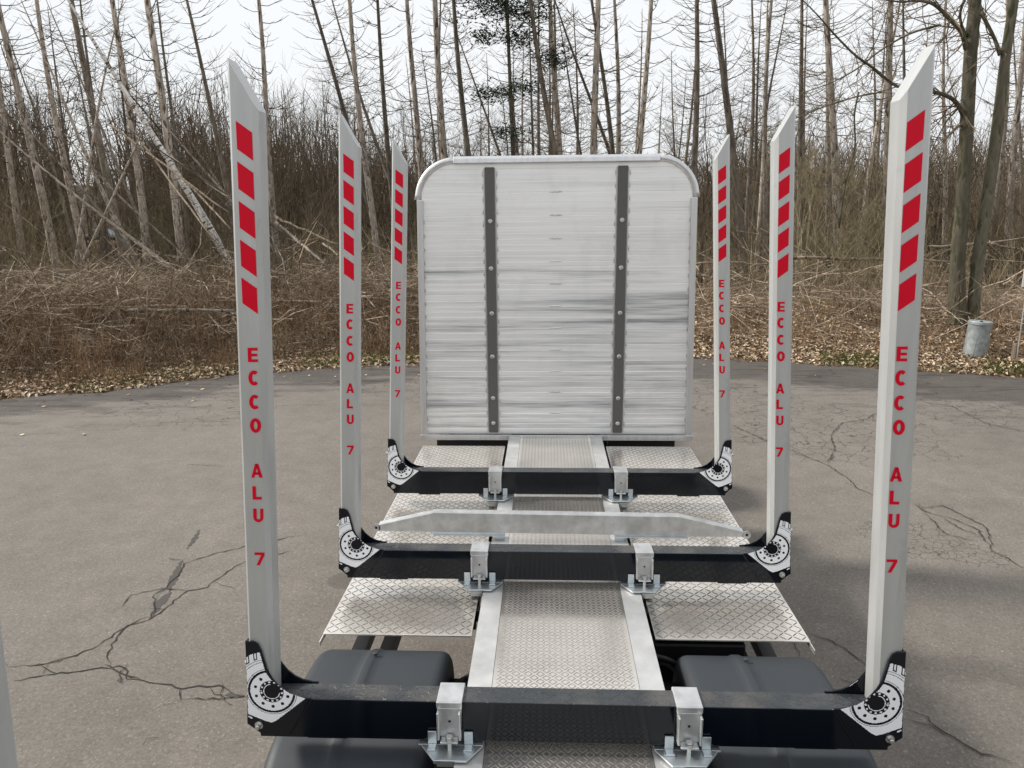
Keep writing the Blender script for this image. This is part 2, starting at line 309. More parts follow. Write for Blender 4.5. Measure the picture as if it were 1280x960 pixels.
CRACKS = [[[-3.79, 4.42], [-3.56, 4.5], [-3.38, 4.55], [-3.21, 4.59], [-3.15, 4.61], [-3.04, 4.55], [-3.01, 4.46], [-2.83, 4.43], [-2.71, 4.41], [-2.57, 4.37], [-2.46, 4.39], [-2.32, 4.42], [-2.22, 4.34], [-2.08, 4.29]], [[-3.94, 4.58], [-3.75, 4.61], [-3.66, 4.65], [-3.54, 4.73], [-3.45, 4.87], [-3.42, 5.03], [-3.39, 5.14], [-3.33, 5.25], [-3.28, 5.27]], [[-3.21, 4.59], [-3.3, 4.73], [-3.36, 4.88], [-3.39, 5.03], [-3.38, 5.14], [-3.26, 5.23], [-3.21, 5.44], [-3.2, 5.63], [-3.17, 5.7], [-3.03, 5.77], [-2.98, 6.06], [-2.9, 6.25], [-2.53, 6.5]], [[-3.59, 5.43], [-3.62, 5.62], [-3.5, 5.69], [-3.38, 5.75], [-3.39, 5.97], [-3.44, 6.2], [-3.35, 6.32], [-3.22, 6.44], [-3.03, 6.57], [-2.51, 6.9]], [[-3.64, 4.5], [-3.67, 4.62], [-3.54, 4.73]], [[-3.75, 4.61], [-3.55, 4.51]], [[-2.57, 4.37], [-2.52, 4.25], [-2.61, 4.18]], [[-2.51, 4.25], [-2.26, 4.27], [-2.1, 4.3]], [[-2.32, 4.42], [-2.25, 4.27]], [[-3.26, 5.26], [-3.3, 5.41], [-3.43, 5.63], [-3.37, 5.73], [-3.17, 5.7]], [[-3.03, 4.41], [-3.09, 4.55], [-3.1, 4.64]], [[-3.25, 4.63], [-3.13, 4.54], [-2.86, 4.44]], [[-3.65, 6.31], [-3.48, 6.27]], [[-4.75, 8.99], [-4.48, 8.96], [-4.28, 8.97]], [[-2.54, 3.81], [-2.54, 3.86], [-2.48, 3.88]], [[2.73, 10.92], [2.99, 10.17], [3.22, 9.69], [3.46, 9.17], [3.54, 8.7], [3.52, 8.27], [3.62, 8.07]], [[3.94, 7.82], [3.96, 7.58], [4.13, 7.42], [4.25, 7.15], [4.12, 6.67], [4.19, 6.31]], [[1.92, 5.18], [2.05, 5.07], [2.12, 4.94], [2.17, 4.76]], [[1.78, 5.09], [1.74, 4.87]], [[2.24, 4.3], [2.32, 4.22], [2.35, 4.08], [2.43, 3.99], [2.48, 3.9], [2.61, 3.84]], [[2.19, 4.19], [2.3, 4.14], [2.34, 4.06]], [[1.92, 4.6], [2.02, 4.53]], [[3.97, 7.7], [4.22, 7.77], [4.36, 7.21], [4.17, 6.76]], [[3.51, 9.17], [3.82, 9.79], [3.98, 10.38], [4.39, 11.05], [4.87, 11.3], [5.19, 11.68]], [[6.22, 12.38], [6.56, 12.1], [6.53, 11.08], [6.82, 10.63]], [[4.05, 7.42], [4.08, 7.15], [4.22, 6.95]], [[3.94, 7.56], [3.86, 7.04], [4.08, 6.85]]]
PATCHES = [[[-3.25, 5.23], [-3.32, 5.41], [-3.35, 5.56], [-3.32, 5.66], [-3.44, 5.9], [-3.5, 6.23], [-3.49, 6.27], [-3.4, 6.04], [-3.33, 5.76], [-3.27, 5.57], [-3.26, 5.39]], [[-3.56, 6.5], [-3.62, 6.69], [-3.65, 6.87], [-3.66, 6.98], [-3.58, 6.78], [-3.56, 6.6]], [[-3.03, 4.41], [-3.06, 4.44], [-3.06, 4.48], [-3.04, 4.47], [-3.02, 4.42]], [[-2.25, 4.31], [-2.22, 4.33], [-2.1, 4.3], [-2.19, 4.28]]]
BIGTREE = {
  't1': [[9.51, 17.6, 0.28, 0.222], [9.32, 17.6, 1.95, 0.158], [9.26, 17.6, 3.37, 0.139], [9.15, 17.6, 5.08, 0.139], [9.05, 17.6, 6.55, 0.13], [9.02, 17.6, 7.5, 0.12], [8.9, 17.6, 9.32, 0.102], [8.71, 17.6, 11.34, 0.056]],
  't2': [[9.82, 17.6, 0.51, 0.139], [9.77, 17.6, 1.94, 0.13], [9.8, 17.6, 3.36, 0.13], [9.82, 17.6, 4.9, 0.12], [9.8, 17.6, 6.21, 0.102], [9.82, 17.6, 7.33, 0.093], [9.86, 17.6, 8.7, 0.074], [9.89, 17.6, 10.74, 0.037]],
  'b1': [[8.95, 17.6, 6.54, 0.056], [8.7, 17.6, 6.83, 0.046], [8.34, 17.6, 7.02, 0.042], [7.88, 17.6, 7.27, 0.037], [7.43, 17.6, 7.3, 0.028], [7.0, 17.6, 7.23, 0.019], [6.34, 17.6, 7.27, 0.011]],
  'b2': [[9.06, 17.6, 5.17, 0.056], [8.81, 17.6, 5.39, 0.046], [8.46, 17.6, 5.54, 0.042], [7.95, 17.6, 5.62, 0.037], [7.26, 17.6, 5.69, 0.03], [6.67, 17.6, 6.02, 0.028], [6.2, 17.6, 6.25, 0.023], [5.67, 17.6, 6.63, 0.019], [5.25, 17.6, 6.95, 0.014], [4.66, 17.6, 7.38, 0.009]],
  'b3': [[8.34, 17.6, 7.02, 0.028], [7.81, 17.6, 6.9, 0.023], [7.29, 17.6, 6.6, 0.02], [6.93, 17.6, 6.29, 0.019], [6.45, 17.6, 6.03, 0.014], [5.79, 17.6, 5.82, 0.009]],
  'b4': [[7.26, 17.6, 5.69, 0.023], [6.82, 17.6, 5.64, 0.019], [6.27, 17.6, 5.49, 0.017], [5.61, 17.6, 5.23, 0.012], [4.99, 17.6, 5.01, 0.009]],
  'b5': [[9.68, 17.6, 6.4, 0.046], [9.58, 17.6, 6.76, 0.037], [9.39, 17.6, 7.18, 0.037], [9.32, 17.6, 7.49, 0.028], [9.23, 17.6, 7.8, 0.019]],
  'b6': [[8.92, 17.6, 6.78, 0.037], [8.67, 17.6, 7.04, 0.028], [8.56, 17.6, 7.3, 0.028], [8.7, 17.6, 7.71, 0.019]],
  'b7': [[9.06, 17.6, 4.98, 0.028], [8.82, 17.6, 4.88, 0.023], [8.56, 17.6, 4.63, 0.019]],
  'b8': [[6.76, 17.6, 5.7, 0.02], [6.75, 17.6, 5.21, 0.019], [6.86, 17.6, 4.54, 0.019], [6.76, 17.6, 3.75, 0.02], [6.73, 17.6, 2.77, 0.028]],
  'b9': [[6.67, 17.6, 6.02, 0.014], [6.94, 17.6, 6.76, 0.011], [6.98, 17.6, 7.44, 0.009]],
}
LOGS = [([6.24, 20.0, 1.99], [11.08, 21.0, 1.8], 0.044), ([10.84, 22.0, 2.13], [13.42, 22.0, 2.33], 0.036), ([11.93, 21.0, 2.27], [12.99, 21.0, 2.05], 0.034), ([6.4, 18.5, 1.22], [7.5, 18.6, 1.25], 0.022), ([6.27, 17.6, 0.43], [6.68, 17.2, 0.31], 0.028), ([7.35, 17.8, 1.39], [7.68, 17.5, 1.06], 0.019), ([3.86, 20.0, 1.87], [5.93, 20.5, 1.78], 0.033), ([4.39, 18.0, 0.95], [5.2, 18.0, 0.92], 0.024), ([8.96, 18.2, 1.13], [9.82, 18.2, 1.07], 0.022), ([-16.66, 22.0, 1.62], [-14.16, 22.5, 1.43], 0.054), ([-13.77, 18.0, 1.16], [-10.15, 19.0, 1.41], 0.025), ([-12.24, 17.6, 0.81], [-10.79, 18.0, 0.84], 0.038), ([-11.99, 17.8, 0.67], [-11.3, 18.0, 0.64], 0.029), ([-10.25, 19.5, 1.52], [-9.54, 19.5, 1.38], 0.032), ([-9.85, 27.0, 3.17], [-7.05, 25.0, 2.2], 0.049), ([-9.82, 27.0, 2.97], [-6.62, 22.0, 1.75], 0.053), ([-7.26, 24.0, 2.29], [-6.47, 23.0, 1.98], 0.038), ([-16.6, 29.0, 6.62], [-10.25, 24.0, 3.29], 0.043), ([-13.95, 28.0, 5.35], [-10.58, 25.0, 3.77], 0.036), ([-13.14, 27.0, 4.62], [-10.25, 24.0, 2.78], 0.041), ([-16.33, 30.0, 6.53], [-10.41, 23.0, 2.48], 0.043), ([-5.79, 19.0, 1.1], [-5.46, 19.0, 1.07], 0.041)]



# ================================================================== SETTING
def edge_r(th):      # radius of the asphalt edge, th from +X
    k = math.degrees(th)
    pts = [(0, 19), (40, 17.6), (56, 16.9), (66, 16.55), (77, 16.6), (90, 15.6), (105, 15.95), (113.5, 15.9), (122, 15.5), (128, 15.9), (140, 17), (180, 20), (270, 30), (360, 19)]
    for (a, ra), (b, rb) in zip(pts, pts[1:]):
        if a <= k <= b:
            t = (k-a)/(b-a); t = t*t*(3-2*t); return ra+(rb-ra)*t
    return 19
def sstep(a, b, x):
    t = min(1, max(0, (x-a)/(b-a))); return t*t*(3-2*t)
def hgt(x, y):
    r = math.hypot(x, y); th = math.atan2(y, x) % (2*math.pi); e = edge_r(th); d = r-e
    if d < 0: return -.03
    left = sstep(1.2, 2.0, th)
    top = .55*(1-left)+.85*left
    h = .05*sstep(0, .6, d)+top*sstep(.8, 4.5, d)*(1-.6*sstep(7, 12, d))
    h += .12*math.sin(x*1.7+y*.6)*math.cos(y*1.3-x*.4)*sstep(1, 3, d)
    h *= 1 if y > -3 else .3
    return h
NT = 360
g_ = G(); radii = [0, 4, 8, 12, 14, 15, 15.4]+[15.6+.3*k for k in range(48)]+[31, 33, 36, 40, 46, 54, 65, 80, 100, 130, 180, 260, 400, 700]
for r in radii:
    for t in range(NT):
        a = 2*math.pi*t/NT; x, y = r*math.cos(a), r*math.sin(a); g_.v.append((x, y, hgt(x, y)))
for k in range(len(radii)-1):
    for t in range(NT):
        a = k*NT+t; b = k*NT+(t+1) % NT; g_.f.append((a, a+NT, b+NT, b)); g_.m.append(0)
tag(g_.build('forest_floor', M_floor, smooth=True), kind='structure')
g_ = G(); NA = 720
ring = []
for t in range(NA):
    a = 2*math.pi*t/NA; r = edge_r(a)+.06*math.sin(a*61)+.05*math.sin(a*143+1)+.04*rnd.uniform(-1, 1); ring.append((r*math.cos(a), r*math.sin(a)))
g_.v = [(x, y, .004+.0) for x, y in ring]+[(0, 0, .004)]
for t in range(NA): g_.f.append((t, (t+1) % NA, NA)); g_.m.append(0)
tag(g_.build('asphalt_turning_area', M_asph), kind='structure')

# cracks: thin jagged dark strips on the asphalt
g_ = G()
def jag(line, n, amp):
    P = [Vector((*p, 0)) for p in line]; o = []
    for a, b in zip(P, P[1:]):
        L = (b-a).length; k = max(1, int(L/n)); d = (b-a).normalized(); nrm = Vector((-d.y, d.x, 0))
        for i in range(k): o.append(a.lerp(b, i/k)+nrm*rnd.uniform(-amp, amp))
    return o+[P[-1]]
def strip(P, w0, z):
    n = len(P); A = []; B = []
    for i, p in enumerate(P):
        d = (P[min(n-1, i+1)]-P[max(0, i-1)]).normalized(); q = Vector((-d.y, d.x, 0))
        t = min(i, n-1-i)/3; wd = w0*(.35+.65*min(1, t))*rnd.uniform(.45, 1.5)
        A.append((p.x+q.x*wd, p.y+q.y*wd, z)); B.append((p.x-q.x*wd, p.y-q.y*wd, z))
    for i in range(n-1): g_.quad([B[i], B[i+1], A[i+1], A[i]])
z = .008
for ci, l in enumerate(CRACKS):
    dist = math.hypot(*l[0]); P = jag(l, .045, .014); strip(P, .005 if ci < 14 else .0055, z); z += .0002
    for _ in range(int(len(P)/16)):          # hairline offshoots
        p = rnd.choice(P); a = rnd.uniform(0, 6.28); q = (p.x+math.cos(a)*rnd.uniform(.1, .35), p.y+math.sin(a)*rnd.uniform(.1, .35))
        strip(jag([(p.x, p.y), q], .04, .012), .0025, z); z += .0002
tag(g_.build('pavement_cracks', M_crack), kind='structure')
g_ = G()
for i, l in enumerate(PATCHES):
    P = jag(l+[l[0]], .03, .012)[:-1]; g_.quad([(p.x, p.y, .0062+.0002*i) for p in P])
tag(g_.build('filled_crack_patches', M_patch, fixn=True), kind='structure')

# hills far behind the wood
g_ = G(); nx, ny = 90, 14
for j in range(ny):
    for i in range(nx):
        th = math.radians(20+140*i/(nx-1)); r = 112+12*j
        top = 6+4*sstep(85, 125, math.degrees(th))+1.2*math.sin(th*9)
        if 60 < math.degrees(th) < 82: top -= 1.5
        g_.v.append((r*math.cos(th), r*math.sin(th), -.5+top*sstep(0, 6, j)+.5*math.sin(i*1.3+j)))
for j in range(ny-1):
    for i in range(nx-1): a = j*nx+i; g_.f.append((a, a+1, a+1+nx, a+nx)); g_.m.append(0)
tag(g_.build('hillside', M_hill, smooth=True), kind='structure')
# the road far behind the trees
g_ = G(); g_.box(-110, 90, 99, 106, -.2, .12)
tag(g_.build('far_road', mat('far road', (.09, .088, .085), .8)), kind='structure')

# ================================================================== TRUCK
D0 = 1.174; DS = (1.084, 2.474, 3.774, 5.074); TZ = 1.2; TY = 4.0
truck = empty('timber_truck', (0, TY, 0), 'logging truck seen from behind with four black bunks, upright aluminium stakes and an aluminium headboard', 'truck')
OFF = (0, -TY, TZ)       # parts drawn in bolt-level coordinates

def tread(g, x0, x1, y0, y1, z, pitch, length, width, h, double=False, mi=0):
    """raised lens-shaped bars in a basket pattern"""
    ny = int((y1-y0)/pitch); nx = int((x1-x0)/pitch)
    ox = ((x1-x0)-nx*pitch)/2+pitch/2; oy = ((y1-y0)-ny*pitch)/2+pitch/2
    for j in range(ny):
        for i in range(nx):
            cx, cy = x0+ox+i*pitch, y0+oy+j*pitch; a = math.pi/4*(1 if (i+j) % 2 else -1)
            ca, sa = math.cos(a), math.sin(a)
            for off in ((-width*1.0, width*1.0) if double else (0,)):
                def P(u, w_, zz): w2 = w_+off; return (cx+u*ca-w2*sa, cy+u*sa+w2*ca, zz)
                L, W = length/2, width/2*(.8 if double else 1)
                k = len(g.v)
                g.v += [P(-L, 0, z+.0003), P(-L*.55, -W, z+.0003), P(L*.55, -W, z+.0003), P(L, 0, z+.0003), P(L*.55, W, z+.0003), P(-L*.55, W, z+.0003), P(-L*.5, 0, z+h), P(L*.5, 0, z+h)]
                for f in ((0, 1, 6), (1, 2, 7, 6), (2, 3, 7), (3, 4, 7), (4, 5, 6, 7), (5, 0, 6)): g.f.append(tuple(k+q for q in f)); g.m.append(mi)

# chassis rails (galvanised top), cross members
for s in (-1, 1):
    q = G(); q.box(min(s*.322, s*.428), max(s*.322, s*.428), 1.0, 6.62, -.076, -.07); q.box(min(s*.33, s*.345), max(s*.33, s*.345), .6, 11, -.34, -.077, 1)
    q.box(min(s*.33, s*.42), max(s*.33, s*.42), .6, 11, -.36, -.345, 1)
    q.build('chassis_rail', [M_rail, M_frame], truck, OFF)
q = G()
for y in (1.3, 2.2, 3.1, 4.0, 4.9, 5.8, 6.7): q.box(-.329, .329, y, y+.08, -.3, -.12)
q.build('cross_member', M_frame, truck, OFF)
# centre deck of checker plate, one sheet between each pair of bunks
for (a, b) in ((1.0, 2.52), (2.523, 3.82), (3.823, 5.12), (5.123, 6.6)):
    q = G(); q.box(-.32, .32, a, b, -.078, -.0705); tread(q, -.316, .316, a+.005, b-.005, -.0705, .0275, .033, .0068, .0012, True, 1)
    q.build('deck_plate', [M_check, M_ctread], truck, OFF)
# side platforms
for s in (-1, 1):
    q = G(); x0, x1 = (-1.218, -.46) if s < 0 else (.46, 1.218)
    q.box(x0, x1, 3.345, 6.5, -.136, -.13); tread(q, x0+.004, x1-.004, 3.35, 6.49, -.13, .034, .046, .006, .0011, False, 1)
    e0, e1 = (x0-.001, x0+.004) if s < 0 else (x1-.004, x1+.001)
    q.box(e0, e1, 3.28, 6.5, -.16, -.1365)
    q.build('side_platform', [M_wing, M_wtread], truck, OFF)
    q = G()
    for y in (3.6, 4.6, 5.6): q.box(min(s*.345, s*1.15), max(s*.345, s*1.15), y, y+.06, -.2, -.138)
    q.build('platform_bracket', M_frame, truck, OFF)
    q = G()                                     # support bars running below the platform
    for xa in (.93, 1.085): q.box(min(s*xa, s*(xa+.075)), max(s*xa, s*(xa+.075)), 3.2, 5.2, -.47, -.4)
    q.box(min(s*.5, s*1.17), max(s*.5, s*1.17), 3.95, 4.0, -.46, -.2)
    q.build('fender_support', M_frame, truck, OFF)

# mudguards: rounded cross-section swept over the wheel
def fender(s, yc):
    q = G(); prof = []
    hx = .322; xc = s*.88
    sec = [(-hx, -.2), (-hx, -.055), (-hx*.99, -.03), (-hx*.955, -.012), (-hx*.9, -.003), (-hx*.84, 0), (-hx*.5, 0), (-.1, 0), (-.07, 0), (-.062, .005), (-.055, .007), (-.03, .007), (-.023, .005), (-.016, 0), (.02, 0), (hx*.5, 0), (hx*.84, 0), (hx*.9, -.003), (hx*.955, -.012), (hx*.99, -.03), (hx, -.055), (hx, -.2)]
    path = []
    for k in range(45):
        a = math.radians(-6+192*k/44); ca, sa = math.cos(a), math.sin(a)
        e = .55; path.append((yc+.56*math.copysign(abs(ca)**e, ca), -.65+.53*math.copysign(abs(sa)**e, sa), ca, sa))
    n = len(sec)
    for (y, z_, ca, sa) in path:
        for (x, h) in sec: q.v.append((xc+x, y+ca*h, z_+sa*h))
    for k in range(len(path)-1):
        for t in range(n-1): a = k*n+t; q.f.append((a, a+1, a+1+n, a+n)); q.m.append(0)
    f = q.build('mudguard', M_fend, truck, OFF, smooth=True)
    so = f.modifiers.new('thick', 'SOLIDIFY'); so.thickness = .008; so.offset = 0
    b = G()
    for by in (.3, .05): b.lathe([(.012, 0), (.012, .006), (.008, .008)], (xc-.024, yc+by, -.118), 12)
    b.build('bolt', M_fend, f)
    return f
for s in (-1, 1):
    for yc in (2.86, 1.5): fender(s, yc)
def wheel(s, yc):
    q = G(); xc = s*.9; q.lathe([(.3, -.28), (.47, -.28), (.5, -.24), (.5, .24), (.47, .28), (.3, .28)], (xc, yc, -.7), 36, 0, 'x')
    w_ = q.build('wheel', M_rub, truck, OFF, bevel=.01)
    q = G(); q.lathe([(.05, 0), (.1, .03), (.18, .0), (.29, .012)], (xc+s*.275 if s > 0 else xc-.3, yc, -.7), 24, 0, 'x'); q.build('rim', M_rim, w_, fixn=True)
for s in (-1, 1):
    for yc in (2.8, 1.5, 8.2): wheel(s, yc)
q = G()
for yc in (2.8, 1.5, 8.2): q.tube([(-.62, yc, -.7), (.62, yc, -.7)], [.075, .075], 12); q.lathe([(.08, -.2), (.2, -.1), (.2, .1), (.08, .2)], (0, yc, -.7), 16, 0, 'y')
q.build('axle', M_frame, truck, OFF)
# boxes and hoses beside the frame
q = G()
for s in (-1, 1): q.box(min(s*.44, s*.56), max(s*.44, s*.56), 2.4, 3.3, -.5, -.34)
q.build('frame_bracket', M_frame, truck, OFF)
q = G(); q.box(.46, .93, 3.42, 4.2, -.52, -.2); q.build('storage_box', M_frame, truck, OFF, bevel=.015)
q = G(); q.lathe([(.06, -.35), (.13, -.3), (.13, .3), (.06, .35)], (-.63, 4.5, -.45), 20, 0, 'y'); q.build('air_tank', M_frame, truck, OFF, smooth=False)
for k in range(7):
    q = G(); s = -1 if k < 5 else 1; pts = []
    x = .47+.02*k; a = rnd.uniform(.05, .12)
    for t in range(12):
        u = t/11; pts.append((s*(.36+.24*u), 3.0+.06*k+.12*math.sin(u*3.1)*(1 if k % 2 else -.6), -.2-.04*(k % 3)+.07*math.sin(u*3.1+k)-.12*u))
    q.tube(pts, [.011]*12, 8); q.build('air_hose', M_rub, truck, OFF, smooth=True)
q = G(); q.box(-.45, .45, 7.0, 12, -.3, -.12); q.box(-1.15, 1.15, 6.9, 7.1, -.3, -.2); q.box(-.95, -.42, 6.72, 7.3, -.4, -.12); q.box(.5, 1.12, 6.72, 7.3, -.4, -.12)
q.build('front_frame', M_frame, truck, OFF)

# ---- headboard
HY = 6.651; ZB = -.085; ZT = 2.40; HW0, HW1 = 1.25, 1.205
def hw(z): return HW0+(HW1-HW0)*(z-ZB)/(ZT-ZB)
hb_loc = (0, HY-TY, TZ)
q = G(); pk = .1985; prof = []
z = ZB+.03
while z < ZT-.03:
    for dz, dy in ((.0, .002), (.003, .0), (.047, .0), (.049, .0014), (.052, .0014), (.054, .0), (.098, .0), (.100, .0016), (.104, .0016), (.106, .0), (.148, .0), (.150, .0014), (.152, .0014), (.154, .0), (.194, .0), (.1965, .002)):
        if z+dz < ZT-.02: prof.append((z+dz, dy))
    z += pk
RC = .33
def half_at(z_):
    h = hw(z_)-.035
    if z_ > ZT-RC: h -= RC-math.sqrt(max(0, RC*RC-(z_-(ZT-RC))**2))
    return h
xs = 2
for (z_, dy) in prof:
    h = half_at(z_); q.v += [(-h, dy, z_), (h, dy, z_)]
for k in range(len(prof)-1): q.f.append((2*k, 2*k+1, 2*k+3, 2*k+2)); q.m.append(0)
k0 = len(q.v); h = HW0-.05
q.prism([(-h, ZB+.02), (h, ZB+.02), (half_at(ZT-RC), ZT-RC), (half_at(ZT-.1), ZT-.1), (half_at(ZT-.03), ZT-.03), (-half_at(ZT-.03), ZT-.03), (-half_at(ZT-.1), ZT-.1), (-half_at(ZT-RC), ZT-RC)], .014, .06)
head = q.build('headboard', M_head, truck, hb_loc)
# frame: straight flat sides, round tube corners, top cap, bottom lip
def rail_path():
    P = [(-hw(ZT-RC), ZT-RC)]
    for k in range(1, 13):
        a = math.pi-math.pi/2*k/12; P.append((-hw(ZT)+RC+RC*math.cos(a)-.0, ZT-RC+RC*math.sin(a)))
    return P
for s in (-1, 1):
    q = G(); zt = ZT-RC+.0
    q.prism([(s*hw(ZB), ZB+.028), (s*hw(zt), zt), (s*(hw(zt)-.052), zt), (s*(hw(ZB)-.052), ZB+.028)], -.05, .09); q.build('side_frame', M_alu, head, bevel=.006, fixn=True)
    q = G(); P = rail_path(); q.tube([(-s*x, .0, z_) if 0 else ((x if s < 0 else -x)+(.028 if s < 0 else -.028)*0, .0, z_) for x, z_ in P], [.029]*len(P), 12)
    # outer web joining the tube
    q.build('corner_tube', M_alu, head, smooth=True)
q = G(); q.prism([(-.052, ZT-.028), (-.045, ZT+.012), (0, ZT+.034), (.05, ZT+.034), (.09, ZT+.02), (.09, ZT-.028)], -(HW1-RC)-.01, HW1-RC+.01, axis='x')
q.build('top_frame', M_alu, head, bevel=.006, fixn=True)
q = G(); q.box(-HW0-.01, HW0+.01, -.055, .06, ZB-.02, ZB-.008); q.box(-HW0-.01, HW0+.01, -.055, -.045, ZB-.008, ZB+.03); q.build('bottom_lip', M_sticker if 0 else M_alu, head, bevel=.003)
for s in (-1, 1):
    q = G(); q.prism([(s*.574-.042, ZB+.045), (s*.574+.042, ZB+.045), (s*.574+.042, ZT-.06), (s*.574-.042, ZT-.06)], -.022, -.0)
    stp = q.build('rubber_strip', M_strip, head, bevel=.004, fixn=True)
    q = G()
    for e in (-1, 1): q.box(s*.574+e*.052-.006, s*.574+e*.052+.006, -.006, .004, ZB+.05, ZT-.07)
    q.build('strut', M_alu, head, bevel=.003)
    q = G()
    for z_ in (.05, .29, .68, 1.075, 1.475, 1.885): q.lathe([(.02, .0), (.02, -.006), (.012, -.014)], (s*.574, -.022, z_), 12, 0, 'y')
    q.build('bolt', M_bolt, stp)
    q = G()
    for k in range(22):                     # weld beads beside the strip
        z_ = ZB+.1+k*.107
        for e in (-1, 1): q.tube([(s*.574+e*.062+rnd.uniform(-.002, .002), -.004, z_+u*.012) for u in range(5)], [.003, .006, .007, .006, .003], 5)
    q.build('weld', M_galv, head)
q = G()
for k in range(12):
    z_ = ZB+.03+pk*(k+0)+.0+.0975*0+.002
    if k: q.tube([(-.055+u*.022+.0, -.003, z_+rnd.uniform(-.003, .003)) for u in range(6)], [.003, .007, .007, .007, .007, .003], 5)
q.build('weld', M_alu, head)
for s in (-1, 1):
    q = G(); 
    for k in range(16):
        z_ = ZB+.15+k*.12; q.tube([(s*(half_at(z_)-.022), -.002, z_+u*.012) for u in range(4)], [.003, .006, .006, .003], 5)
    q.build('weld', M_galv, head)
q = G()
for s in (-1, 1): q.box(s*.38-.06, s*.38+.06, .0, .12, -.3, ZB-.022)
q.build('headboard_foot', M_galv, head, bevel=.004)

# ---- bunk with stakes, end brackets, clamps
def letter(ch):
    P = []; t = .345
    if ch == 'E': P = [[(0, 0), (t, 0), (t, 1), (0, 1)], [(t, 0), (.95, 0), (.95, .2), (t, .2)], [(t, .4), (.9, .4), (.9, .59), (t, .59)], [(t, .8), (.95, .8), (.95, 1), (t, 1)]]
    elif ch == 'L': P = [[(0, 0), (t, 0), (t, 1), (0, 1)], [(t, 0), (.9, 0), (.9, .21), (t, .21)]]
    elif ch in 'CO':
        a0, a1 = (48, 312) if ch == 'C' else (0, 360); n = 20
        pt = lambda a, rx, ry: (.52+rx*math.cos(a)*(1.0), .5+ry*math.sin(a))
        for k in range(n):
            a = math.radians(a0+(a1-a0)*k/n); b = math.radians(a0+(a1-a0)*(k+1)/n)
            P.append([pt(a, .54, .51), pt(b, .54, .51), pt(b, .18, .27), pt(a, .18, .27)])
    elif ch == 'A': P = [[(-.06, 0), (.24, 0), (.62, 1), (.34, 1)], [(.72, 0), (1.06, 0), (.66, 1), (.4, 1)], [(.24, .2), (.78, .2), (.72, .39), (.3, .39)]]
    elif ch == 'U':
        P = [[(0, .36), (t, .36), (t, 1), (0, 1)], [(.7, .36), (1, .36), (1, 1), (.7, 1)]]
        for k in range(12):
            a = math.pi+math.pi*k/12; b = math.pi+math.pi*(k+1)/12
            f = lambda a, rx, ry: (.5+rx*math.cos(a), .36+ry*math.sin(a)); P.append([f(a, .5, .37), f(b, .5, .37), f(b, .2, .16), f(a, .2, .16)])
    elif ch == '7': P = [[(0, .8), (1, .8), (1, 1), (0, 1)], [(.15, 0), (.48, 0), (1, .8), (.66, .8)]]
    return P
XO = lambda z_: 1.237-.056*(z_+.02)
def make_stake(s):
    q = G(); y0, y1 = .006, .096; z0 = -.01
    # body ring: chamfered rectangle, cut slanting at the top
    ch = .009
    def ring(z_in_fn):
        P = []
        for (u, y) in ((ch, y0), (.095-.016, y0), (.095, y0+.016), (.095, y1-ch), (.095-ch, y1), (ch, y1), (0, y1-ch), (0, y0+ch)):
            z_ = z_in_fn(u); P.append((s*(XO(z_)-u), y, z_))
        return P
    low = ring(lambda u: z0); up = ring(lambda u: 2.432-u*(2.432-2.277)/.092)
    i = len(q.v); n = 8; q.v += low+up
    for k in range(n): a, b = k, (k+1) % n; q.f.append((a, b, b+n, a+n)); q.m.append(0)
    q.f.append(tuple(range(n))); q.f.append(tuple(range(n, 2*n))); q.m += [0, 0]
    # white sticker and rim of the slanted end
    yf = y0-.0008
    X = lambda u, z_: s*(XO(z_)-u)
    def face(pts, mi, y): q.quad([(X(u, z_), y, z_) for u, z_ in pts], mi)
    for k in range(5):
        zt = 2.24-k*.1255
        face([(.025, zt), (.077, zt-.037), (.078, zt-.124), (.026, zt-.087)], 2, yf-.0008)
    txt = [('E', 1.447, 1.497), ('C', 1.364, 1.417), ('C', 1.278, 1.33), ('O', 1.192, 1.245), ('A', 1.024, 1.076), ('L', .94, .991), ('U', .853, .905), ('7', .682, .733)]
    for c_, za, zb in txt:
        for poly in letter(c_):
            pts = []
            for (a, b) in poly:
                z_ = za+b*(zb-za); uc = .0565; wd = .037
                # read left to right on both sides
                xx = s*(XO(z_)-uc)+(a-.5)*wd; pts.append((xx, yf-.0008, z_))
            q.quad(pts, 2)
    me = q.build('stake', [M_stake, M_sticker, M_red], None, fixn=False)
    # consistent normals for the body
    bm = bmesh.new(); bm.from_mesh(me.data); bmesh.ops.recalc_face_normals(bm, faces=bm.faces)
    for f in bm.faces:
        if f.material_index > 0 and f.normal.y > 0: f.normal_flip()
    bm.to_mesh(me.data); bm.free()
    return me
OUTL = [(-1.222, .374), (-1.192, .372), (-1.175, .362), (-1.164, .335), (-1.156, .295), (-1.148, .253), (-1.132, .218), (-1.108, .183), (-1.08, .158), (-1.049, .142), (-1.013, .1335), (-.985, .133), (-1.085, -.03), (-1.188, -.032), (-1.246, .016), (-1.236, .13), (-1.228, .25)]
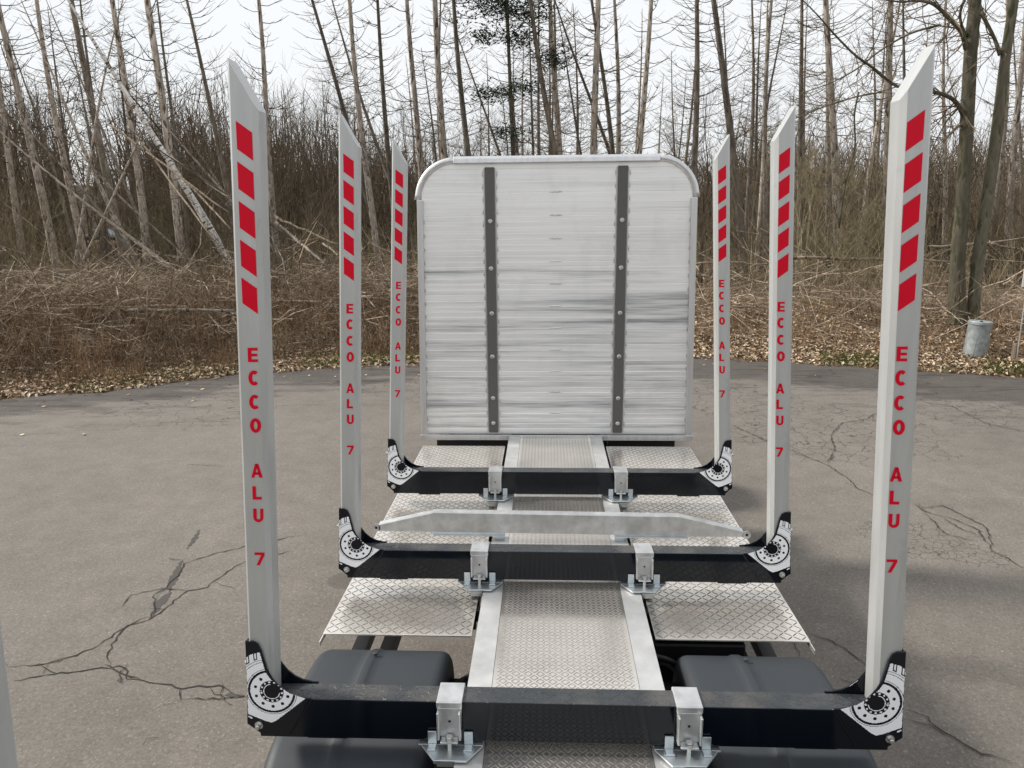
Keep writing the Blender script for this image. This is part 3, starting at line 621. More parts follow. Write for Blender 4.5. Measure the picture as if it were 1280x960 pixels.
def decal():
    """white wheel emblem, drawn as fine quads where the print is white"""
    q = G(); st_ = .0021; c = (-1.137, .160)
    region = [(-1.2245, .303), (-1.205, .318), (-1.170, .328), (-1.158, .262), (-1.150, .235), (-1.136, .212), (-1.118, .196), (-1.09, .170), (-1.066, .153), (-1.008, .1325), (-1.128, .034), (-1.148, .024), (-1.170, .030), (-1.238, .06), (-1.2295, .2)]
    x = -1.25
    def white(x, z_):
        if not pip(x, z_, region): return pip(x, z_, [(-1.237, .052), (-1.222, .045), (-1.222, .037), (-1.237, .046)])
        dx, dz = x-c[0], z_-c[1]; r = math.hypot(dx, dz); a = math.degrees(math.atan2(dz, dx))
        if r < .034: return .0295 < r < .0325 and not (-10 < a < 95)
        if r < .047:
            k = round((a+90)/27); aa = math.radians(-90+27*k); return math.hypot(dx-.0405*math.cos(aa), dz-.0405*math.sin(aa)) < .0041
        if r < .083:
            k = round((a+90)/36); aa = math.radians(-90+36*k); return math.hypot(dx-.0645*math.cos(aa), dz-.0645*math.sin(aa)) > .0066
        if .083 <= r < .0925: return False
        if .0965 <= r < .0985: return False
        if .127 < r < .1292 or .1365 < r < .1385: return z_ < .23
        if z_ > .27:
            for nx_ in (-1.219, -1.188):
                if abs(x-nx_) < .0075 and r > .143: return abs(x-nx_) < .0045 or r < .1455 and 0 if 0 else not (.0035 < abs(x-nx_) or r < .148)
        return True
    nx = int(.26/st_); nz_ = int(.32/st_)
    for j in range(nz_):
        z_ = .02+j*st_; run = None
        for i in range(nx+1):
            x = -1.248+i*st_
            on = i < nx and white(x+st_/2, z_+st_/2)
            if on and run is None: run = x
            if not on and run is not None:
                q.quad([(run, -.0045, z_), (x, -.0045, z_), (x, -.0045, z_+st_), (run, -.0045, z_+st_)]); run = None
    return q
def make_bunk():
    q = G()
    q.box(-1.2, 1.2, 0, .098, -.043, .128, 0, top=1)
    q.box(-1.02, -.86, .015, .085, -.058, -.0435); q.box(.86, 1.02, .015, .085, -.058, -.0435)
    b = q.build('bunk_beam', [M_black, M_top], truck, (0, DS[0]-TY, TZ), bevel=.004)
    for s in (-1, 1):
        q = G(); q.prism(OUTL, -.0035, .0035); q.prism([(x+(.0 if x < -1.1 else 0), z_) for x, z_ in OUTL], .0995, .1065)
        q.prism([(-1.2, -.03), (-1.24, .01), (-1.228, .25), (-1.222, .37), (-1.218, .37), (-1.222, .25), (-1.232, .015), (-1.195, -.025)], .0036, .0994)
        # inner gusset
        q.tube([(-.985+.005, -.0045, .131), (-1.08, -.0045, -.026)], [.0028, .0028], 6)
        if s > 0: q.mirror_x()
        br = q.build('end_bracket', M_black, b, bevel=.0015, fixn=True)
        q = decal()
        if s > 0: q.mirror_x()
        q.build('emblem', M_white, None) if 0 else None
        n0 = len(br.data.vertices)
        bm = bmesh.new(); bm.from_mesh(br.data)
        vs = [bm.verts.new(v_) for v_ in q.v]
        for f in q.f:
            ff = bm.faces.new([vs[k] for k in f]); ff.material_index = 1; ff.normal_update()
            if ff.normal.y > 0: ff.normal_flip()
        bm.to_mesh(br.data); bm.free(); br.data.materials.append(M_white)
        st = make_stake(s); st.parent = b
        q = G(); q.lathe([(.0145, -.0036), (.0145, -.006), (.0145, -.0065), (.010, -.0065), (.010, -.022), (.006, -.024)], (s*1.199, 0, .012), 12, 0, 'y')
        q.lathe([(.0165, .0), (.0165, .003)], (s*1.199, -.0075, .012), 16, 0, 'y')
        sx_ = s*1.236; q.lathe([(.013, 0), (.013, s*.012), (.007, s*.012), (.007, s*.02)], (sx_-s*.002, .05, .25), 8, 0, 'x')
        q.build('bolt', M_bolt, b, bevel=0, fixn=True)
    for s in (-1, 1):
        c = s*.452
        q = G()
        # saddle over the beam
        q.box(c-.049, c+.049, -.012, .106, .1285, .1385)                                   # top
        q.box(c-.049, c+.049, -.020, -.012, .112, .1385)                                     # nose
        q.prism([(c-.047, .1115), (c+.047, .1115), (c+.044, .0), (c+.032, -.016), (c-.032, -.016), (c-.044, .0)], -.016, -.010)   # web
        for e in (-1, 1): q.box(c+e*.041-.0045, c+e*.041+.0045, -.046, -.0165, -.008, .108)   # ribs
        q.box(c-.034, c+.034, -.052, -.0165, -.018, -.011)
        q.box(c-.049, c+.049, .0995, .1065, -.06, .1283)
        sad = q.build('clamp', M_galv, b, bevel=.0035, fixn=True)
    for s in (-1, 1):
        c = s*.452; q = G()
        q.lathe([(.016, 0), (.016, .012), (.013, .014)], (c, -.034, -.0105), 6); q.lathe([(.021, 0), (.021, .0025)], (c, -.034, -.0108), 16)
        q.tube([(c, -.034, -.10), (c, -.034, -.019)], [.0085, .0085], 10)
        q.lathe([(.016, 0), (.016, .016)], (c, -.034, -.088), 6)
        q.build('clamp_bolt', M_bolt, b, fixn=True)
        q = G()
        q.prism([(c-.115, -.01), (c+.125, -.01), (c+.07, -.095), (c-.055, -.095)] if s < 0 else [(c-.125, -.01), (c+.115, -.01), (c+.055, -.095), (c-.07, -.095)], -.062, -.054, axis='z')
        q.box(c-.125, c+.125, -.0095, .1, -.062, -.054)
        for e in (-1, 1): q.box(c+e*.07-.017, c+e*.07+.017, -.012, -.004, -.0535, .005); q.box(c+e*.07-.017, c+e*.07+.017, -.046, -.0125, -.0535, -.047)
        q.build('base_plate', M_zinc, b, bevel=.002, fixn=True)
        q = G(); q.box(c+(-.06 if s < 0 else -.02), c+(.02 if s < 0 else .06), -.07, .08, -.092, -.078, 0); q.box(c+(-.05 if s < 0 else -.03), c+(.03 if s < 0 else .05), -.05, .06, -.12, -.1); q.build('rail_clamp', M_galv, b, bevel=.003)
        # black dot hole
        q = G(); q.lathe([(.0055, 0), (.0055, -.0006)], (c, -.0165, .055), 12, 0, 'y'); q.build('bolt_hole', M_frame, b, fixn=True)
    return b
bunk = make_bunk()
for k in (1, 2, 3):
    c = copy_tree(bunk, truck); c.location = (0, DS[k]-TY, TZ)

# ---- loose galvanised cross bar lying across the deck
q = G(); Y = 4.36
top = [(-1.15, .018), (-.79, .105), (.745, .095), (1.145, .0)]
bot = [(-1.15, -.02), (.0, -.03), (1.145, -.036)]
q.prism([(-1.15, -.022), (1.145, -.034)]+top[::-1], -.003, .003)
for (a, b_) in zip(top, top[1:]):
    q.quad([(a[0], -.003, a[1]), (b_[0], -.003, b_[1]), (b_[0], .055, b_[1]+.002), (a[0], .055, a[1]+.002)])
    q.quad([(a[0], .055, a[1]-.004), (b_[0], .055, b_[1]-.004), (b_[0], -.003, b_[1]-.006), (a[0], -.003, a[1]-.006)])
bar = q.build('tension_bar', M_galv, None, (0, Y, TZ), bevel=.0015, fixn=True)
bar.rotation_euler = (0, math.radians(0.15), 0)
tag(bar, 'loose galvanised cross bar with tapered ends lying between the two rear bunks over the deck', 'bar')
for s in (-1, 1):
    q = G(); x = s*1.165+(0 if s < 0 else 0); zc = .0 if s < 0 else -.02
    q.lathe([(.026, -.003), (.026, .003)], (x, 0, zc), 20, 0, 'y'); q.quad([(x-.008, -.0045, zc-.008), (x+.008, -.0045, zc-.008), (x+.008, -.0045, zc+.008), (x-.008, -.0045, zc+.008)], 1)
    q.build('lug', [M_galv, M_frame], bar, fixn=True)
    q = G(); q.box(min(s*.35, s*.8), max(s*.35, s*.8), -.03, .05, -.038, -.034); q.box(s*.44-.02, s*.44+.02, -.02, .02, -.0695, -.0385) if 0 else q.box(s*.375-.03, s*.375+.03, -.01, .04, -.0695, -.0385)
    q.build('foot', M_zinc, bar, bevel=.002)

# ================================================================== THINGS ON THE VERGE
bn = empty('rubbish_bin', (9.07, 16.05, 0), 'leaning grey metal bin with round lid and mossy stains beside the big double trunk', 'bin')
bn.rotation_euler = (0, math.radians(3), 0); bn.scale = (.92, .92, 1)
q = G(); q.lathe([(.25, 0), (.252, .02), (.248, .1), (.24, .55), (.236, .8), (.238, .805), (.23, .81)], n=32); q.build('body', M_bin, bn, smooth=True)
q = G(); q.lathe([(.248, .78), (.252, .79), (.252, .84), (.24, .855), (.23, .85)], n=32); q.build('lid', M_bin, bn, bevel=.004)
q = G(); q.lathe([(.03, .852), (.03, .87), (.015, .875)], (-.05, -.12, 0), n=12); q.build('knob', M_frame, bn)
mp_ = empty('marker_post', (9.66, 15.65, 0), 'short weathered stump post in the litter at the right edge', 'post')
q = G(); q.lathe([(.06, -.1), (.055, .42), (.045, .44)], n=10); q.build('post', M_post, mp_)
sg = empty('small_sign', (9.62, 15.5, 0), 'small white plate on a thin stake at the right edge beyond the bin', 'sign')
q = G(); q.tube([(0, 0, 0), (0, 0, 2.0)], [.012, .012], 8); q.build('pole', M_galv, sg)
q = G(); q.box(-.12, .12, -.03, -.021, 1.62, 1.98); q.build('plate', M_sticker, sg, bevel=.005)

def car(loc, label):
    e = empty('parked_car', loc, label, 'car')
    L = [(-2.1, .35), (-2.15, .8), (-2.05, 1.0), (-1.2, 1.08), (-.6, 1.62), (-.3, 1.7), (1.5, 1.7), (1.75, 1.62), (2.05, 1.0), (2.1, .4)]
    q = G(); q.prism(L, -.85, .85); q.build('body', M_car, e, bevel=.06, fixn=True)
    q = G()
    for a in ([(-1.05, 1.1), (-.55, 1.56), (-.1, 1.6), (-.1, 1.1)], [(0, 1.1), (0, 1.6), (.8, 1.6), (.85, 1.1)], [(.95, 1.1), (.9, 1.6), (1.5, 1.58), (1.75, 1.1)]):
        q.prism(a, -.866, -.852)
    q.build('window', M_glass, e, fixn=True)
    for x in (-1.35, 1.35):
        for y in (-.8, .8):
            q = G(); q.lathe([(.2, -.1), (.32, -.1), (.32, .1), (.2, .1)], (x, y, .32), 20, 0, 'y'); q.build('wheel', M_rub, e)
car((-61.5, 101.5, .12), 'blue grey estate car on the far road, half hidden behind left trunks')
# guard rail beside the far road
gr_ = empty('guard_rail', (-40, 98.5, 0), 'dark horizontal guard rail along the far road behind the trees', 'railing')
q = G(); q.box(-60, 100, -.05, .05, .55, .85); q.build('beam', M_frame, gr_)
q = G()
for k in range(40): q.box(-60+k*4, -59.88+k*4, .06, .14, 0, .8)
q.build('post', M_frame, gr_)

def gap(x, y):      # a thin place in the wood where the far road shows
    return y > 26 and -.66 < x/y < -.555
# ================================================================== TREES
def bent(z0, z1, n, r, bend):
    return None
def conifer(seed, bark_m, H=19.0, r0=.16, dens=1.0, live=False, stub=False):
    rr = random.Random(seed); tr = G(); br = G()
    n = 16; ph = rr.uniform(0, 6.28); amp = rr.uniform(.03, .13); P = []; Rd = []
    kx, ky = rr.uniform(-.25, .25), rr.uniform(-.2, .2)
    for k in range(n+1):
        t = k/n; zz = H*t
        P.append((amp*math.sin(ph+t*7)+kx*math.sin(t*3.14), amp*math.cos(ph*2+t*5)-amp+ky*math.sin(t*3.14), zz)); Rd.append(r0*(1.18-.1*min(1, t*8))*(1-.86*t**1.1))
    if True:
        x0, y0 = P[0][0], P[0][1]; P = [(a-x0, b-y0, c) for a, b, c in P]
    tr.tube([(P[0][0], P[0][1], -.6)]+P, [Rd[0]*1.25]+Rd, 9)
    def at(z_):
        t = min(.999, z_/H)*n; i = int(t); f = t-i; return [P[i][q_]*(1-f)+P[i+1][q_]*f for q_ in range(3)], Rd[i]*(1-f)+Rd[i+1]*f
    z_ = rr.uniform(.8, 1.6)
    while z_ < H*.97:
        c, rad = at(z_)
        t = z_/H
        for _ in range(rr.choice((1, 2, 2, 3, 3) if t > .3 else (0, 1, 1, 2))):
            a = rr.uniform(0, 6.283)
            if t < .28: L = rr.uniform(.1, .45) if rr.random() < .8 else rr.uniform(.5, 1.1)
            else: L = (rr.uniform(.25, .6) if rr.random() < .4 else rr.uniform(.8, 1.9))*(1.0-.5*max(0, t-.7)/.3)
            ca, sa = math.cos(a), math.sin(a); dr = rr.uniform(-.35, .12); ns = 4 if L > .6 else 2
            pts = []; rs = []; b0 = max(.008, .018*min(1.1, L))*rr.uniform(.8, 1.2)
            for k in range(ns+1):
                u = k/ns; pts.append((c[0]+ca*(rad*.7+L*u)+rr.uniform(-.03, .03)*u, c[1]+sa*(rad*.7+L*u)+rr.uniform(-.03, .03)*u, c[2]+L*(dr*u+.5*u*u)+rr.uniform(-.02, .02))); rs.append(b0*(1-.65*u))
            br.tube(pts, rs, 3, cap=False)
            if L > .6:
                for _k in range(rr.randint(1, 4)):
                    i = rr.randint(1, ns-1); b = pts[i]; a2 = a+rr.choice((-1, 1))*rr.uniform(.4, 1.0); l2 = L*rr.uniform(.15, .45)
                    br.tube([b, (b[0]+math.cos(a2)*l2*.5, b[1]+math.sin(a2)*l2*.5, b[2]+l2*.15), (b[0]+math.cos(a2)*l2, b[1]+math.sin(a2)*l2, b[2]+l2*.45)], [b0*.5, b0*.4, b0*.25], 3, cap=False)
        z_ += rr.uniform(.12, .38)/dens
    return tr, br
def make_conifer(seed, bm_, bt, **kw):
    tr, br = conifer(seed, bm_, **kw)
    o = tr.build('pine_tree', bm_, None, smooth=True); b = br.build('branches', bt, o)
    return o
V = {0: [make_conifer(s_, M_bark_pink, M_twig) for s_ in (1, 2, 3)], 1: [make_conifer(s_, M_bark_dark, M_twig, dens=1.25) for s_ in (4, 5, 6)],
     2: [make_conifer(s_, M_bark_pale, M_twig, dens=.7) for s_ in (7, 8)], 3: [make_conifer(9, M_birch, M_twig, dens=.35, H=14)]}
TRUNKS += [(-18.5, 27.5, .62, .05, 2), (-15.2, 29.0, -.75, .045, 2), (-13.6, 30.5, -.9, .05, 0), (-12.2, 27.0, -1.15, .045, 2), (-11.5, 32.0, -.55, .045, 0), (-20.5, 31, .35, .05, 0), (-9.6, 30, -.8, .04, 2), (-17, 33, -.35, .06, 0)]
used = set()
def inst(proto, key, loc, lean=(0, 0), scale=1.0, rz=None):
    if key in used: o = copy_tree(proto)
    else: o = proto; used.add(key)
    d = Vector((lean[0], lean[1], 1)).normalized(); q_ = Vector((0, 0, 1)).rotation_difference(d)
    o.rotation_mode = 'QUATERNION'; o.rotation_quaternion = q_ @ Quaternion((0, 0, 1), rnd.uniform(0, 6.28) if rz is None else rz)
    o.location = loc; o.scale = (scale,)*3; return o
LBL = {0: 'pinkish bare conifer', 1: 'dark dead conifer', 2: 'pale bare conifer', 3: 'leaning white birch trunk with black marks resting across the left trees'}
def where(x, y):
    px = 679+927*(x+.085)/y*1.02; n_ = 'nearest row' if y < 31 else 'second row' if y < 36 else 'third row' if y < 42 else 'fourth row' if y < 50 else 'fifth row' if y < 60 else 'rearmost row'
    for lim, nm in ((70, 'at the left frame edge'), (150, 'in the left corner'), (215, 'above the left brush bank'), (290, 'outside the front left stake'), (345, 'behind the front left stake'), (420, 'between the nearer left stakes'),
                    (480, 'between the rearmost left stakes'), (530, 'beside the headboard left corner'), (590, 'over the left headboard corner'), (650, 'over the left rubber strip'), (730, 'over the headboard centre'), (790, 'over the right rubber strip'),
                    (860, 'over the right headboard corner'), (915, 'behind the rear right stake'), (965, 'between the rearmost right stakes'), (1010, 'behind the middle right stake'), (1060, 'outside the middle right stake'), (1110, 'inside the front right stake'),
                    (1170, 'behind the front right stake'), (1230, 'beside the double trunk'), (9999, 'at the right frame edge')):
        if px < lim: return nm+', '+n_
for i, (bx, by, dx, rad, bk) in enumerate(TRUNKS):
    key = (bk, i % len(V[bk])); sc_ = max(.55, min(1.45, rad/.125))
    ly = rnd.uniform(-.03, .03) if bk != 3 else -.1
    o = inst(V[bk][key[1]], key, (bx, by, -.1+hgt(bx, by)*.3), (dx, ly), sc_)
    if sc_*19 < 13: o.scale = (sc_, sc_, 13/19)
    lean_w = ' leaning left' if dx < -.05 else ' leaning right' if dx > .05 else ' upright'
    if rad < .1: lean_w = ', thin,'+lean_w
    else: lean_w = ','+lean_w
    if abs(dx) > .5: o.scale = (max(.5, rad/.11),)*2+(rnd.uniform(.45, .6),)
    if bk == 3: tag(o, LBL[3], 'tree')
    else: tag(o, LBL[bk]+lean_w+', '+where(bx, by), 'tree', 'bare conifers standing in the wood')
# the one with green needle clumps left of centre
tr, br = conifer(31, M_bark_dark, r0=.12)
o = tr.build('pine_tree', M_bark_dark, None, (-1.45, 34.5, 0), smooth=True); br.build('branches', M_twig, o)
tag(o, 'dark pine with a few ragged green needle clumps left of centre above the headboard', 'tree'); o.rotation_euler = (0, math.radians(-1), 0)
q = G(); rr = random.Random(3)
for (cx, cz, rx, rz_, nn) in ((-.8, 12.0, 1.1, .8, 900), (.7, 11.6, .9, .6, 600), (1.5, 12.7, .7, .5, 350), (.3, 10.6, .7, .35, 350), (1.7, 9.7, .7, .45, 350), (-1.1, 10.7, .5, .35, 260), (-.7, 8.35, 1.0, .28, 420), (.6, 8.6, .6, .25, 200), (-.2, 6.7, .7, .3, 280), (0, 13.8, 1.1, .6, 500)):
    for _ in range(int(nn*1.35)):
        a = rr.gauss(0, .5); b = rr.gauss(0, .55); c_ = rr.gauss(0, .5); p = Vector((cx+a*rx*1.35, b*rx, cz+c_*rz_*.9+.25*math.sin(a*9)*math.sin(b*7)))
        d = Vector((rr.uniform(-1, 1), rr.uniform(-1, 1), rr.uniform(-.5, .5))).normalized()*rr.uniform(.07, .17); s2 = d.cross(Vector((rr.uniform(-1, 1), rr.uniform(-1, 1), 1))).normalized()*.03
        q.quad([p-d, p+s2, p+d, p-s2])
q.build('needle_clumps', M_needle, o)
# unplaced trees filling the wood behind
for i in range(70):
    y = rnd.uniform(44, 92); x = rnd.uniform(-.8, .8)*y; bk = rnd.choice((0, 1, 1, 1, 2)); k = i % len(V[bk])
    o = inst(V[bk][k], (bk, k), (x, y, -.1), (rnd.gauss(0, .05), rnd.gauss(0, .04)), rnd.uniform(.6, .95))
    tag(o, LBL[bk]+', small, '+where(x, y), 'tree', 'distant trunks deep in the wood')

def bush(seed, H, n0, spread, depth=4, r0=.03, leafy=False, trunk=False):
    rr = random.Random(seed); q = G(); leaves = G()
    def grow(p, d, L, r, lev):
        ns = 3 if lev < depth else 2; pts = [p]; rs = [r]; c = Vector(p); dd = Vector(d)
        for k in range(ns):
            dd = (dd+Vector((rr.gauss(0, .16), rr.gauss(0, .16), rr.gauss(0, .1)+.05))).normalized(); c = c+dd*L/ns
            pts.append(tuple(c)); rs.append(r*(1-.55*(k+1)/ns))
        q.tube(pts, rs, 5 if lev == 0 and trunk else 3, cap=False)
        if lev >= depth:
            if leafy and rr.random() < .35:
                for _ in range(2):
                    b = Vector(pts[-1]); s_ = rr.uniform(.03, .055); u = Vector((rr.uniform(-1, 1), rr.uniform(-1, 1), rr.uniform(-1, 1))).normalized()*s_; v_ = u.orthogonal().normalized()*s_*.6
                    leaves.quad([b, b+u+v_, b+u*2, b+u-v_])
            return
        for _ in range(rr.randint(2, 4) if lev else rr.randint(4, 6)):
            i = rr.randint(1, ns); f = rr.random(); b = Vector(pts[i-1]).lerp(Vector(pts[i]), f)
            ax = Vector((rr.gauss(0, 1), rr.gauss(0, 1), rr.gauss(.25, .5))).normalized(); nd = (dd*1.0+ax*rr.uniform(.5, 1.0)).normalized()
            grow(tuple(b), nd, L*rr.uniform(.45, .72), max(.004, rs[i]*.6), lev+1)
    for _ in range(n0):
        a = rr.uniform(0, 6.28); s_ = rr.uniform(.05, spread); grow((rr.uniform(-.15, .15)*(n0 > 1), rr.uniform(-.15, .15)*(n0 > 1), -.3), Vector((math.cos(a)*s_, math.sin(a)*s_, 1)).normalized(), H*rr.uniform(.5, .72), r0*rr.uniform(.6, 1.1), 0)
    return q, leaves
def make_bush(seed, H, n0, spread, m, name='bare_shrub', **kw):
    q, lv = bush(seed, H, n0, spread, **kw); o = q.build(name, m)
    if lv.f: lv.build('withered_leaves', M_leafb, o)
    return o
B = [make_bush(11, 5.5, 5, .5, M_twig, r0=.035), make_bush(12, 7, 4, .4, M_twig, r0=.05), make_bush(13, 4.2, 7, .7, M_twig_olive, r0=.028), make_bush(14, 8.5, 2, .3, M_twig, name='bare_tree', r0=.08, depth=5),
     make_bush(15, 6, 5, .5, M_twig_olive, r0=.035, depth=4), make_bush(16, 9, 1, .1, M_twig, name='bare_tree', r0=.1, depth=5, leafy=True), make_bush(17, 3.0, 9, .9, M_twig_olive, r0=.02), make_bush(18, 10, 2, .2, M_twig, name='bare_tree', r0=.1, depth=5)]
BL = ['brown many-stemmed bare shrub', 'tall spreading bare shrub', 'dense low olive shrub', 'forked bare broadleaf tree', 'rounded olive bare shrub', 'tree holding withered brown leaves', 'low wide olive shrub', 'tall narrow bare tree']
def put_bush(k, x, y, sc_, label=None, group='bare shrubs and saplings filling the wood', lean=None, zz=None):
    o = inst(B[k], ('b', k), (x, y, hgt(x, y) if zz is None else zz), lean or (rnd.gauss(0, .06), rnd.gauss(0, .06)), sc_)
    tag(o, label or BL[k]+', '+where(x, y), 'tree' if B[k].name.startswith('bare_tree') else 'shrub', group)
    if label and 'group' in o: del o['group']
    return o
for i in range(185):
    y = rnd.uniform(25, 75); x = rnd.uniform(-.78, .82)*y
    if gap(x, y): continue
    k = rnd.choice((0, 1, 2, 3, 4, 4, 6, 7, 5 if x > 4 else 3)) if y > 30 else rnd.choice((0, 2, 4, 6, 0, 1))
    put_bush(k, x, y, rnd.uniform(.75, 1.15)*(1 if y < 50 else 1.15))
put_bush(2, 8.1, 20.3, .85, 'olive brown bushy shrub between the two right hand stakes at the verge', lean=(0, 0))
put_bush(4, 7.7, 22.3, .8, 'taller twiggy shrub just behind the bushy one on the right verge', lean=(.02, 0))
put_bush(1, -14.9, 19.6, .55, 'mossy leaning sapling at the left edge of the verge', lean=(.12, 0))
put_bush(0, -12.5, 21.5, .6, 'small brown shrub rising out of the left brush pile', lean=(-.1, 0))
put_bush(0, -7.3, 19.8, .6, 'brown shrub in the brush pile beside the front left stake')
put_bush(3, 4.6, 23, .8, 'thin forked tree on the right between the headboard and middle stake')

# big double trunk on the right with long reaching limbs
def curve(q, pts, n, dy=0, sub=4):
    P = [Vector((a, b+dy*i/len(pts), c)) for i, (a, b, c, r) in enumerate(pts)]; Rr = [p[3] for p in pts]; o = []; rs = []
    for i in range(len(P)-1):
        p0, p1, p2, p3 = P[max(0, i-1)], P[i], P[i+1], P[min(len(P)-1, i+2)]
        for k in range(sub):
            t = k/sub; o.append(.5*((2*p1)+(-p0+p2)*t+(2*p0-5*p1+4*p2-p3)*t*t+(-p0+3*p1-3*p2+p3)*t**3)); rs.append(Rr[i]*(1-t)+Rr[i+1]*t)
    o.append(P[-1]); rs.append(Rr[-1]); q.tube([tuple(p) for p in o], rs, n); return o, rs
BASE = Vector((9.4, 17.6, 0))
def big(name_keys, trunk_key, label, seed):
    base = BIGTREE[trunk_key][0]; q = G(); p0 = list(base); pts = [[p0[0], p0[1], p0[2]-.45, p0[3]*1.25]]+BIGTREE[trunk_key]
    sh = lambda L: [[a[0]-base[0], a[1]-base[1], a[2], a[3]] for a in L]
    curve(q, sh(pts), 14); tr = q.build('broadleaf_tree', M_beech, None, (base[0], base[1], 0), smooth=True); tag(tr, label, 'tree')
    rr = random.Random(seed); tw = G()
    for kk in name_keys:
        q = G(); dy = {'b1': -1.5, 'b2': -1.8, 'b3': 1.2, 'b4': 1.6, 'b5': .6, 'b6': -.8, 'b7': -.5, 'b8': .5, 'b9': -1.0}[kk]
        o, rs = curve(q, sh(BIGTREE[kk]), 7, dy); q.build('limb', M_beech, tr, smooth=True)
        for _ in range(int(len(o)*1.6)):
            i = rr.randint(2, len(o)-1); p = o[i]; r = max(.006, rs[i]*.45)
            d = (Vector((rr.uniform(-1, .2), rr.uniform(-1, 1), rr.uniform(-.6, .9)))).normalized(); L = rr.uniform(.4, 1.5); pts = [tuple(p)]; c = p.copy()
            for k in range(4):
                d = (d+Vector((rr.gauss(0, .2), rr.gauss(0, .2), rr.gauss(0, .15)))).normalized(); c = c+d*L/4; pts.append(tuple(c))
                if rr.random() < .7:
                    e = (d+Vector((rr.gauss(0, .7), rr.gauss(0, .7), rr.gauss(0, .6)))).normalized(); tw.tube([tuple(c), tuple(c+e*L*.2), tuple(c+e*L*.38+Vector((0, 0, .03)))], [r*.4, r*.3, .003], 3, cap=False)
            tw.tube(pts, [r, r*.8, r*.6, r*.45, .003], 3, cap=False)
    if tw.f: tw.build('twigs', M_twig, tr)
    return tr
big(('b1', 'b2', 'b3', 'b4', 'b6', 'b7', 'b8', 'b9'), 't1', 'thick olive grey trunk just left of the bin with long limbs reaching left', 1)
big(('b5',), 't2', 'second olive grey trunk leaning right directly behind the bin', 2)

# far wood, one mass of bare crowns
q = G(); rr = random.Random(8)
for i in range(1500):
    th = math.radians(rr.uniform(38, 142)); r = rr.uniform(52, 135); x, y = r*math.cos(th), r*math.sin(th)
    if 95 < y < 109 or (gap(x, y) and y < 109): continue
    dg = math.degrees(th); j = max(0, (r-112)/12); gz = (6+4*sstep(85, 125, dg))*sstep(0, 6, j) if r > 112 else 0
    sky_ = 10.4+4.2*sstep(100, 112, dg)-2.6*sstep(99, 93, dg)*sstep(75, 82, dg)-.6*sstep(75, 60, dg)      # height the wood needs at 60 m
    H = (3.1+(sky_-3.1)*rr.uniform(.4+.2*sstep(100, 112, dg), 1.08)*r/66)*(1 if r < 100 else .8)-gz*.5; H = min(H, 20)
    for _ in range(6):
        a = rr.uniform(0, 6.28); sp = rr.uniform(.03, .3); px, py = x+rr.gauss(0, 1.4), y+rr.gauss(0, 1.4)
        tx, ty, tz = px+math.cos(a)*sp*H, py+math.sin(a)*sp*H, gz+H*rr.uniform(.6, 1); r_ = rr.uniform(.025, .07)
        mid_ = ((px+tx)/2+rr.gauss(0, .25), (py+ty)/2, gz+H*.5)
        q.tube([(px, py, gz-1), mid_, (tx, ty, tz)], [r_*1.6, r_, .012], 3, cap=False)
        for _k in range(9):
            f = rr.uniform(.2, 1); b = (px+(tx-px)*f, py+(ty-py)*f, gz+(tz-gz)*f); a2 = rr.uniform(0, 6.28); l = rr.uniform(.7, 2.6)
            q.tube([b, (b[0]+math.cos(a2)*l*.5, b[1]+math.sin(a2)*l*.5, b[2]+l*.7)], [r_*.5, .012], 3, cap=False)
tag(q.build('distant_wood', M_twig), kind='stuff')
# low thicket mass between the trunks further back
q = G(); rr = random.Random(18)
for i in range(6000):
    y = 23+(rr.random()**1.3)*55; x = rr.uniform(-.78, .8)*y; z0 = hgt(x, y); L = rr.uniform(.8, 3.2)*(1+.02*(y-23))*(.35 if gap(x, y) else 1); a = rr.uniform(0, 6.28); sp = abs(rr.gauss(0, .5))
    r_ = .005+.0003*y; d = (math.cos(a)*sp, math.sin(a)*sp)
    q.tube([(x, y, z0-.05), (x+d[0]*L*.3, y+d[1]*L*.3, z0+L*.45), (x+d[0]*L*.75, y+d[1]*L*.75, z0+L*(.8-.2*sp))], [r_, r_*.8, r_*.4], 3, cap=False)
tag(q.build('undergrowth', M_twig_olive), kind='stuff')

# ---- brush bank: brambles, dead branches, dry grass, leaves
def sector(th0, th1, d0, d1, rr, bias=1.0):
    th = math.radians(rr.uniform(th0, th1)); d = d0+(d1-d0)*rr.random()**bias; r = edge_r(th)+d; return r*math.cos(th), r*math.sin(th), d
q = G(); rr = random.Random(21)
for i in range(5600):                    # arching bramble stems on the left bank
    x, y, d = sector(97, 142, .9, 8, rr) if rr.random() < .8 else sector(45, 97, 2.5, 8, rr)
    L = rr.uniform(.5, 1.9)*(.45+.55*sstep(.5, 3, d)); a = rr.uniform(0, 6.28); z0 = hgt(x, y); r_ = rr.uniform(.003, .008); hh = L*rr.uniform(.35, .95)
    pts = []
    for k in range(6):
        u = k/5; pts.append((x+math.cos(a)*L*u*.8+rr.gauss(0, .02), y+math.sin(a)*L*u*.8, z0-.04+hh*math.sin(u*rr.uniform(2.2, 2.9))+rr.gauss(0, .015)))
    q.tube(pts, [r_*(1-.1*k) for k in range(6)], 3, cap=False)
for i in range(150):                     # long pale arching stems over the top
    x, y, d = sector(97, 140, 2.5, 6.5, rr); L = rr.uniform(1.4, 4); a = rr.choice((0, math.pi))+rr.gauss(0, .5); z0 = hgt(x, y)+rr.uniform(0, .3); r_ = rr.uniform(.006, .013); hh = L*rr.uniform(.12, .4); k2 = rr.uniform(2.3, 3)
    pts = [(x+math.cos(a)*L*u/9, y+math.sin(a)*L*u/9+rr.gauss(0, .02), z0+hh*math.sin(u/9*k2)+rr.gauss(0, .012)) for u in range(10)]
    q.tube(pts, [r_*(1-.07*k) for k in range(10)], 4, cap=False)
